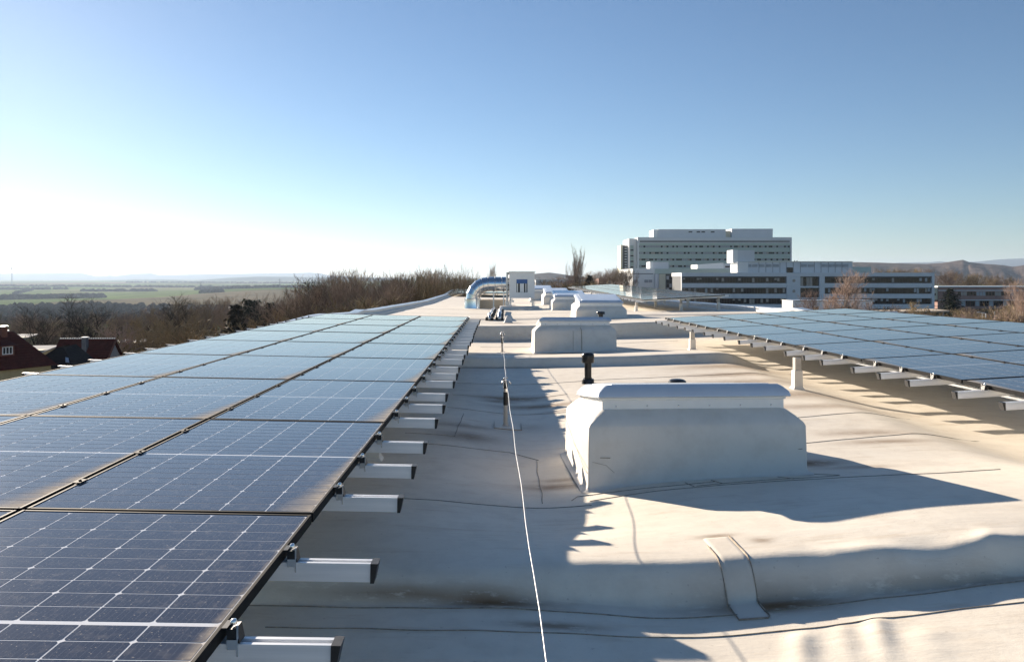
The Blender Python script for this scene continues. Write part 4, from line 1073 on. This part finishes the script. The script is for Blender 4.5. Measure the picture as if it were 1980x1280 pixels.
# tower block
B = Bld('tower_block', 1380, 430, -11, 'tall white and green hospital tower block with rows of windows')
B.box('wall', 1233, 1531, 459.5, 470, 27, M_corr, 0)
B.box('wall', 1233, 1236, 470.02, 560, 27, M_white, 0, zb=-2); B.box('wall', 1528, 1531, 470.02, 560, 27, M_panel, 0, zb=-2)
B.box('core', 1236.2, 1527.8, 470.02, 560, 26, M_joint, .6, zb=-2)
B.box('roof', 1233.5, 1530.5, 458.9, 459.4, 26, M_galv, .3)
rows_ = (464.5, 475.2, 487.6, 500.4, 513.2, 526, 539)
for i, y in enumerate(rows_[:-1]):
    B.box('green_band', 1236.3, 1527.7, y+3.6 if i else 468.3, rows_[i+1]-.15, 1.0, M_green, .15)
wm = {}
def win(B_, name, xa, xb, ya, yb, m, dy):
    key = (name, B_.d, round(xb-xa, 2), round(yb-ya, 2), m.name)
    if key not in wm:
        m_2 = MB(); w = B_.x(xb)-B_.x(xa); h = B_.z(ya)-B_.z(yb)
        m_2.box(0, w, 0, .2, 0, h)
        wm[key] = m_2.mesh(name, m)
    return inst(name, wm[key], B_.root, (B_.x(xa), dy, B_.z(yb)))
g = random.Random(9)
for y in (475.2, 487.6, 500.4, 513.2):
    for k in range(26):
        xa = 1237+k*11.18
        win(B, 'window', xa+7.6, xa+10.8, y, y+3.5, M_dark if g.random() < .85 else M_blind, .38)
        for q in range(2):
            win(B, 'window', xa+.2+q*3.7, xa+3.6+q*3.7, y+.1, y+3.4, M_blind if g.random() < .62 else (M_blindp if g.random() < .35 else M_dark), .42)
B.box('dark_strip', 1237, 1527, 466.0, 468.2, .5, M_dark, -.05)
B.box('penthouse', 1276, 1408, 442.5, 459.3, 14, M_corr, 5); B.box('penthouse', 1420, 1500, 441.5, 459.3, 14, M_corr, 5); B.box('penthouse', 1408.2, 1419.8, 445, 459.3, 10, M_cream, 8)
B.box('penthouse', 1267.5, 1275.8, 443, 459.3, 14, M_white, 6)  # sunlit left face of the penthouse, put in as a white box
for xa in (1335.5, 1351, 1360.5, 1379): B.box('louvre', xa, xa+7, 446.6, 448.8, .3, M_dark, 4.85)
B.box('sunlit_end', 1218.5, 1232.8, 461, 560, 24, M_white, 4, zb=-2)  # the slab's end face in sun, its brightness painted as a white block
B.box('stair_wall', 1205.5, 1209.5, 472.5, 560, 14, M_cream, 10, zb=-2); B.box('stair_wall', 1209.7, 1213, 473, 560, 12, M_joint, 10.5, zb=-2)
for k in range(16):
    B.box('stair_landing', 1213.2, 1218, 473+k*5.3, 475.6+k*5.3, 4, M_white, 10); B.box('stair_glazing', 1213.4, 1217.8, 475.7+k*5.3, 478.2+k*5.3, 3.5, M_dark, 10.4)
for k in range(8): B.box('window', 1221, 1227, 474+k*11, 482+k*11, .3, M_green, 3.8); B.box('window', 1221, 1227, 482.3+k*11, 484.6+k*11, .3, M_dark, 3.75)
# middle block, pale with green parapet
B = Bld('clinic_block', 1330, 330, -11, 'pale mid rise clinic block with a light green parapet in front of the tower')
B.box('wall', 1266, 1430, 520, 529.5, 40, M_green, 0); B.box('wall', 1266.3, 1430, 529.7, 580, 39, M_dark, .4, zb=-2)
B.box('wall', 1223.5, 1265.8, 519.5, 575, 40, M_white, .0, zb=-2)  # lit left side of the block, drawn as a front-facing white wall
for y in (541, 558):
    for xa in (1225, 1246, 1254): B.box('window', xa, xa+(8.5 if xa < 1240 else 7), y, y+5.5, .3, M_blind, -.25)
B.box('parapet_joint', 1225, 1263, 529, 530.2, .2, M_joint, -.15)
B.box('roof_hut', 1266, 1295.5, 506.5, 519.8, 9, M_corr, 3); B.box('roof_hut', 1259.3, 1265.8, 506, 519.8, 9, M_white, 3)  # second box paints the hut's sunlit left side white
m = MB(); m.loft([[(B.x(a), 2, B.z(519.8)), (B.x(a), 14, B.z(519.8)), (B.x(a), 14, B.z(t)), (B.x(a), 2, B.z(t))] for a, t in ((1350.5, 511.5), (1401.5, 508))]); m.build('roof_hut', M_white, B.root)
B.box('roof_hut', 1402, 1424, 510, 519.8, 8, M_corr, 4); B.box('louvre', 1407, 1416, 514, 517.2, .3, M_dark, 3.8)
B.box('stair_core', 1265.9, 1273, 529.8, 580, 8, M_panel, -1.0, zb=-2); B.box('stair_core', 1273.2, 1285.6, 530.2, 580, 8, M_cream, -1.4, zb=-2)
B.box('stair_core', 1286, 1304.6, 532, 580, 8, M_joint, -.8, zb=-2)
for k in range(5):
    for q in range(3): B.box('window', 1288+q*5.4, 1292.6+q*5.4, 534+k*7.6, 540.6+k*7.6, .2, M_dark if (k+q) % 3 else M_blind, -1.02)
B.box('stair_core', 1304.8, 1318, 530, 580, 10, M_white, -1.6, zb=-2)  # lit flank beside the stair glazing, sunlight put into the white
# long low wing
B = Bld('hospital_wing', 1560, 285, -11, 'long low grey hospital wing with continuous bands of dark windows')
wings = ((1319, 1521), (1595, 1802))
B.box('wall', 1318, 1807, 527.5, 534.8, 18, M_panel, 0)
B.box('core', 1319.5, 1806, 534.9, 606, 17, M_joint, .9, zb=-2)
bands = ((536.5, 549.5), (556.5, 570), (577, 590))
for xa, xb in wings:
    for i, (ya, yb) in enumerate(bands):
        nb = bands[i+1][0] if i < 2 else 597
        n_ = int((xb-xa-4)/16.5); wpx = (xb-xa)/n_
        for k in range(n_): B.box('spandrel', xa+k*wpx+.05, xa+(k+1)*wpx-.12, yb-1.8, nb, .9, M_panel, 0)
        n_ = int((xb-xa-4)/5.3); wpx = (xb-xa-3)/n_
        for k in range(n_):
            r__ = g.random(); x_ = xa+1.5+k*wpx
            mm_ = M_dark if k % 4 == 3 else (M_blindp if r__ < (.30 if xa < 1400 else .10) else (M_blind if r__ < .34 else M_dark))
            t_ = g.uniform(.3, 1.0) if mm_ is not M_dark else 1
            win(B, 'window', round(x_+.35, 2), round(x_+wpx-.35, 2), ya+.3, yb-2.0, M_dark, .62)
            if mm_ is not M_dark and (k % 2 == 0 or r__ < .3):
                B.box('blind', x_+.5, x_+wpx-.5, ya+1.2, ya+1.2+(yb-ya-4.0)*t_, .03, mm_, .585)
        B.box('dark_strip', xa+.6, xb-.6, ya-1.2, ya+.25, .3, M_joint, .45)
B.box('pier', 1521.2, 1547.5, 534.9, 610, 1.2, M_panel, -.02, zb=-2); B.box('pier', 1584.5, 1594.8, 534.9, 610, 1.2, M_panel, -.02, zb=-2); B.box('pier', 1802.2, 1807, 534.9, 610, 1.2, M_panel, -.02, zb=-2); B.box('pier', 1318, 1319, 534.9, 610, 1.2, M_white, -.02, zb=-2)
for y in (542.7, 563.2):
    m = MB(); rr = 3.2/F*285
    m.loft([[(B.x(1535)+rr*k_*math.cos(t*math.pi/10), -.03-e_, B.z(y)+rr*k_*math.sin(t*math.pi/10)) for t in range(20)] for k_, e_ in ((1.12, -.01), (1.12, .07), (.95, .07), (.95, .01))], cap=False); m.build('porthole_frame', M_panel, B.root)
    m = MB(); m.poly([(B.x(1535)+rr*.96*math.cos(-t*math.pi/10), -.045, B.z(y)+rr*.96*math.sin(-t*math.pi/10)) for t in range(20)]); m.build('porthole', M_blindp, B.root)
for y0_, y1_ in ((536.5, 553), (557, 575)):
    for k in range(6): B.box('window', 1549+k*5.9, 1554.4+k*5.9, y0_, y1_, .2, M_blindp if (k in (0, 2, 3) and y0_ < 540) else M_dark, .7)
B.box('slab', 1547.7, 1584.3, 553.3, 556.6, 1.0, M_panel, .1); B.box('slab', 1547.7, 1584.3, 575.3, 578, 1.0, M_panel, .1)
B.box('upper_storey', 1448.5, 1653.5, 506, 527.3, 12, M_panel, 2.2)
B.box('roof_edge', 1447.5, 1654.5, 505.2, 505.9, 13, M_galv, 1.8)
for xa, w in ((1451, 5), (1458, 10), (1472, 10), (1485.5, 10), (1499, 11), (1553, 11), (1566.8, 11.2), (1593.5, 11), (1607.5, 10.8), (1620.8, 10.8), (1634, 11)):
    B.box('louvre', xa, xa+w, 511, 516.2, .2, M_blind, 2.02)
B.box('door', 1525.5, 1537, 517.2, 527.2, .2, M_dark, 2.04)
for xa in (1471, 1484.5, 1498, 1512, 1524.5, 1538, 1552, 1579, 1592, 1606.3, 1619.6, 1632.8): B.box('joint', xa-.25, xa+.25, 506.5, 527, .1, M_joint, 2.12)
B.box('roof_hut', 1431.5, 1464, 483.5, 505.6, 8, M_corr, 3); B.box('roof_hut', 1421.5, 1431.3, 482.8, 508, 8, M_white, 3)  # grey front, and a white box painted as the lit left face
B.box('roof_hut', 1427.5, 1448.2, 506.2, 527.3, 9, M_white, 1.2)  # hut face in sun, its brightness put into the white colour
B.box('roof_hut', 1656, 1694, 516, 527.3, 8, M_green, 4)
for xa in (1543.5, 1548): B.box('vent_stub', xa, xa+1.8, 503.2, 505.1, .4, M_joint, 4)
m = MB(); m.tube([(B.x(1553), 5, B.z(505)), (B.x(1553), 5, B.z(496))], .04, 5); m.build('antenna', M_galv, B.root)
# low annex in front
B = Bld('annex', 1600, 200, -11, 'low white annex wall with a pale lit end before the hospital wing')
B.box('wall', 1533, 1537.5, 581.5, 604, 8, M_white, 0, zb=-1); B.box('wall', 1537.7, 1688, 582.5, 604, 8, M_panel, .2, zb=-1); B.box('roof', 1532.5, 1690, 580.8, 581.4, 9, M_galv, -.2)  # first box: the lit end, light painted as a whiter strip
B.box('opening', 1572.5, 1582.5, 593, 602, .2, M_dark, .05); B.box('opening', 1630, 1659, 592.5, 604, .2, M_joint, .05)
# canopy on posts
B = Bld('canopy', 1740, 170, -11, 'long flat canopy roof on slim posts beyond the right array')
m = MB(); m.hexa([(B.x(1640), 0, B.z(607)), (B.x(1836), 0, B.z(603)), (B.x(1836), 7, B.z(602)), (B.x(1640), 7, B.z(606)), (B.x(1640), 0, B.z(605)), (B.x(1836), 0, B.z(600.5)), (B.x(1836), 7, B.z(599.5)), (B.x(1640), 7, B.z(604))]); m.build('roof', M_beige, B.root)
for xp in (1683, 1714, 1747, 1826): B.box('post', xp-1.1, xp+1.1, 605 if xp < 1800 else 603.5, 640, .3, M_postp, .3, zb=-1)
B.box('wall', 1690, 1812, 609, 640, 3, M_panel, 5, zb=-1)
for k in range(6): B.box('window', 1695+k*18, 1708+k*18, 615, 622, .2, M_dark, 4.9)
B.box('kiosk', 1800, 1844, 612, 640, 3, M_pink, 9, zb=-1); B.box('sign_board', 1834, 1840, 616, 618.5, .2, M_cream, 8.7)
# pink building
B = Bld('pink_building', 1900, 300, -11, 'two storey pink building with a white roof edge at the right picture edge')
B.box('wall', 1814, 2090, 556, 572, 14, M_pink, 0); B.box('wall', 1814.2, 2089, 572.1, 640, 14, M_pink, .5, zb=-2)
B.box('end_wall', 1806, 1813.8, 556, 580, 14, M_cream, .2); B.box('window', 1806.5, 1809.5, 567, 571.5, .2, M_dark, .05)
B.box('roof_edge', 1812, 2091, 553.2, 555.8, 15, M_white, -.5); B.box('trim', 1814, 2089, 561, 562.6, .2, M_panel, -.15)
B.box('spandrel', 1814, 2089, 572, 581, .8, M_pink, -.08); B.box('trim', 1814, 2089, 579.5, 581.2, .2, M_panel, -.22)
for k in range(40):
    xa = 1852+k*6; 
    if xa > 1954 and xa < 1990: continue
    B.box('window', xa, xa+5.2, 564.4, 571.8, .3, (M_dark, M_blind, M_dark, M_blindp)[(k*7 % 11) % 4], -.06)
for k in range(14): B.box('window', 1860+k*9, 1867.5+k*9, 582, 592, .3, M_dark if k % 3 else M_blind, .3)
# buildings behind the cabinet
B = Bld('warehouse', 1065, 330, -9, 'long white industrial building behind the skylights')
B.box('wall', 1036, 1130, 541.5, 560, 14, M_panel, 0, zb=-2); B.box('roof', 1035, 1131, 540.6, 541.4, 15, M_white, -.3)
for k in range(11): B.box('window', 1041+k*8, 1046.5+k*8, 544.5, 547.5, .2, M_blind, -.1)
for xa in (1040, 1051, 1075): B.box('door', xa, xa+4, 554.5, 559, .2, M_dark, -.1)
B = Bld('red_brick_building', 1180, 300, -9, 'low red brown building left of the tower block')
B.box('wall', 1158, 1204, 539, 542.6, 12, M_redb, 0); B.box('wall', 1158.2, 1204, 542.7, 562, 12, M_redb, .5, zb=-2)
for k in range(6): B.box('window', 1169+k*5.6, 1173.6+k*5.6, 543, 547.5, .3, (M_dark, M_green, M_blind)[k % 3], .25)
B = Bld('white_house', 1200, 350, -9, 'small white building tucked against the tower block'); B.box('wall', 1196.5, 1205, 529, 560, 8, M_white, 0, zb=-2); B.box('roof', 1196, 1205.5, 528.2, 528.9, 9, M_galv, -.3); B.box('window', 1198.5, 1202, 532, 535, .2, M_blind, -.1)
# lamp posts and poles on the right
for px, d, top, lab, k in ((1899.5, 130, 604.5, 'white street lamp, left of three poles before the thicket', 1), (1906, 132, 605.5, 'white street lamp, middle of three poles before the thicket', 1), (1923, 128, 602, 'tall tan wooden pole, right of the three poles', 0), (1876, 135, 623, 'short white lamp with a double head below the pine', 2)):
    p = on(px, d); h = CAMZ-d*(top-HOR)/F-p.z
    r_ = empty('street_lamp' if k else 'wooden_pole', p, 0, lab, 'street lamp' if k else 'pole', 'poles and lamps before the thicket')
    m = MB(); m.lathe([(.11, -.2), (.09, h)], n=8); m.build('pole', M_white if k else M_postp, r_, smooth=40)
    if k:
        m = MB(); m.tube([(0, 0, h-.05), (-.5, 0, h+.05)] if k == 1 else [(-.5, 0, h), (.5, 0, h)], .05, 6); m.bevbox(-.85, -.45, -.12, .12, h, h+.1, .03)
        if k == 2: m.bevbox(.45, .85, -.12, .12, h, h+.1, .03)
        m.build('lamp_head', M_white, r_)

# ------------------------------------------------------------------ haze
b = MB(); b.box(-15000, 15000, -60, 18500, -75, 330)
hz_m = bpy.data.materials.new('haze'); hz_m.use_nodes = True
hn = hz_m.node_tree; hn.nodes.clear()
pv = hn.nodes.new('ShaderNodeVolumePrincipled'); pv.inputs['Color'].default_value = (.62, .78, 1.0, 1); pv.inputs['Density'].default_value = 5.5e-5; pv.inputs['Anisotropy'].default_value = .3
ho = hn.nodes.new('ShaderNodeOutputMaterial'); hn.links.new(pv.outputs[0], ho.inputs['Volume'])
hz = b.build('haze', hz_m); tag(hz, 'pale winter haze that fades the far hills', kind='stuff')
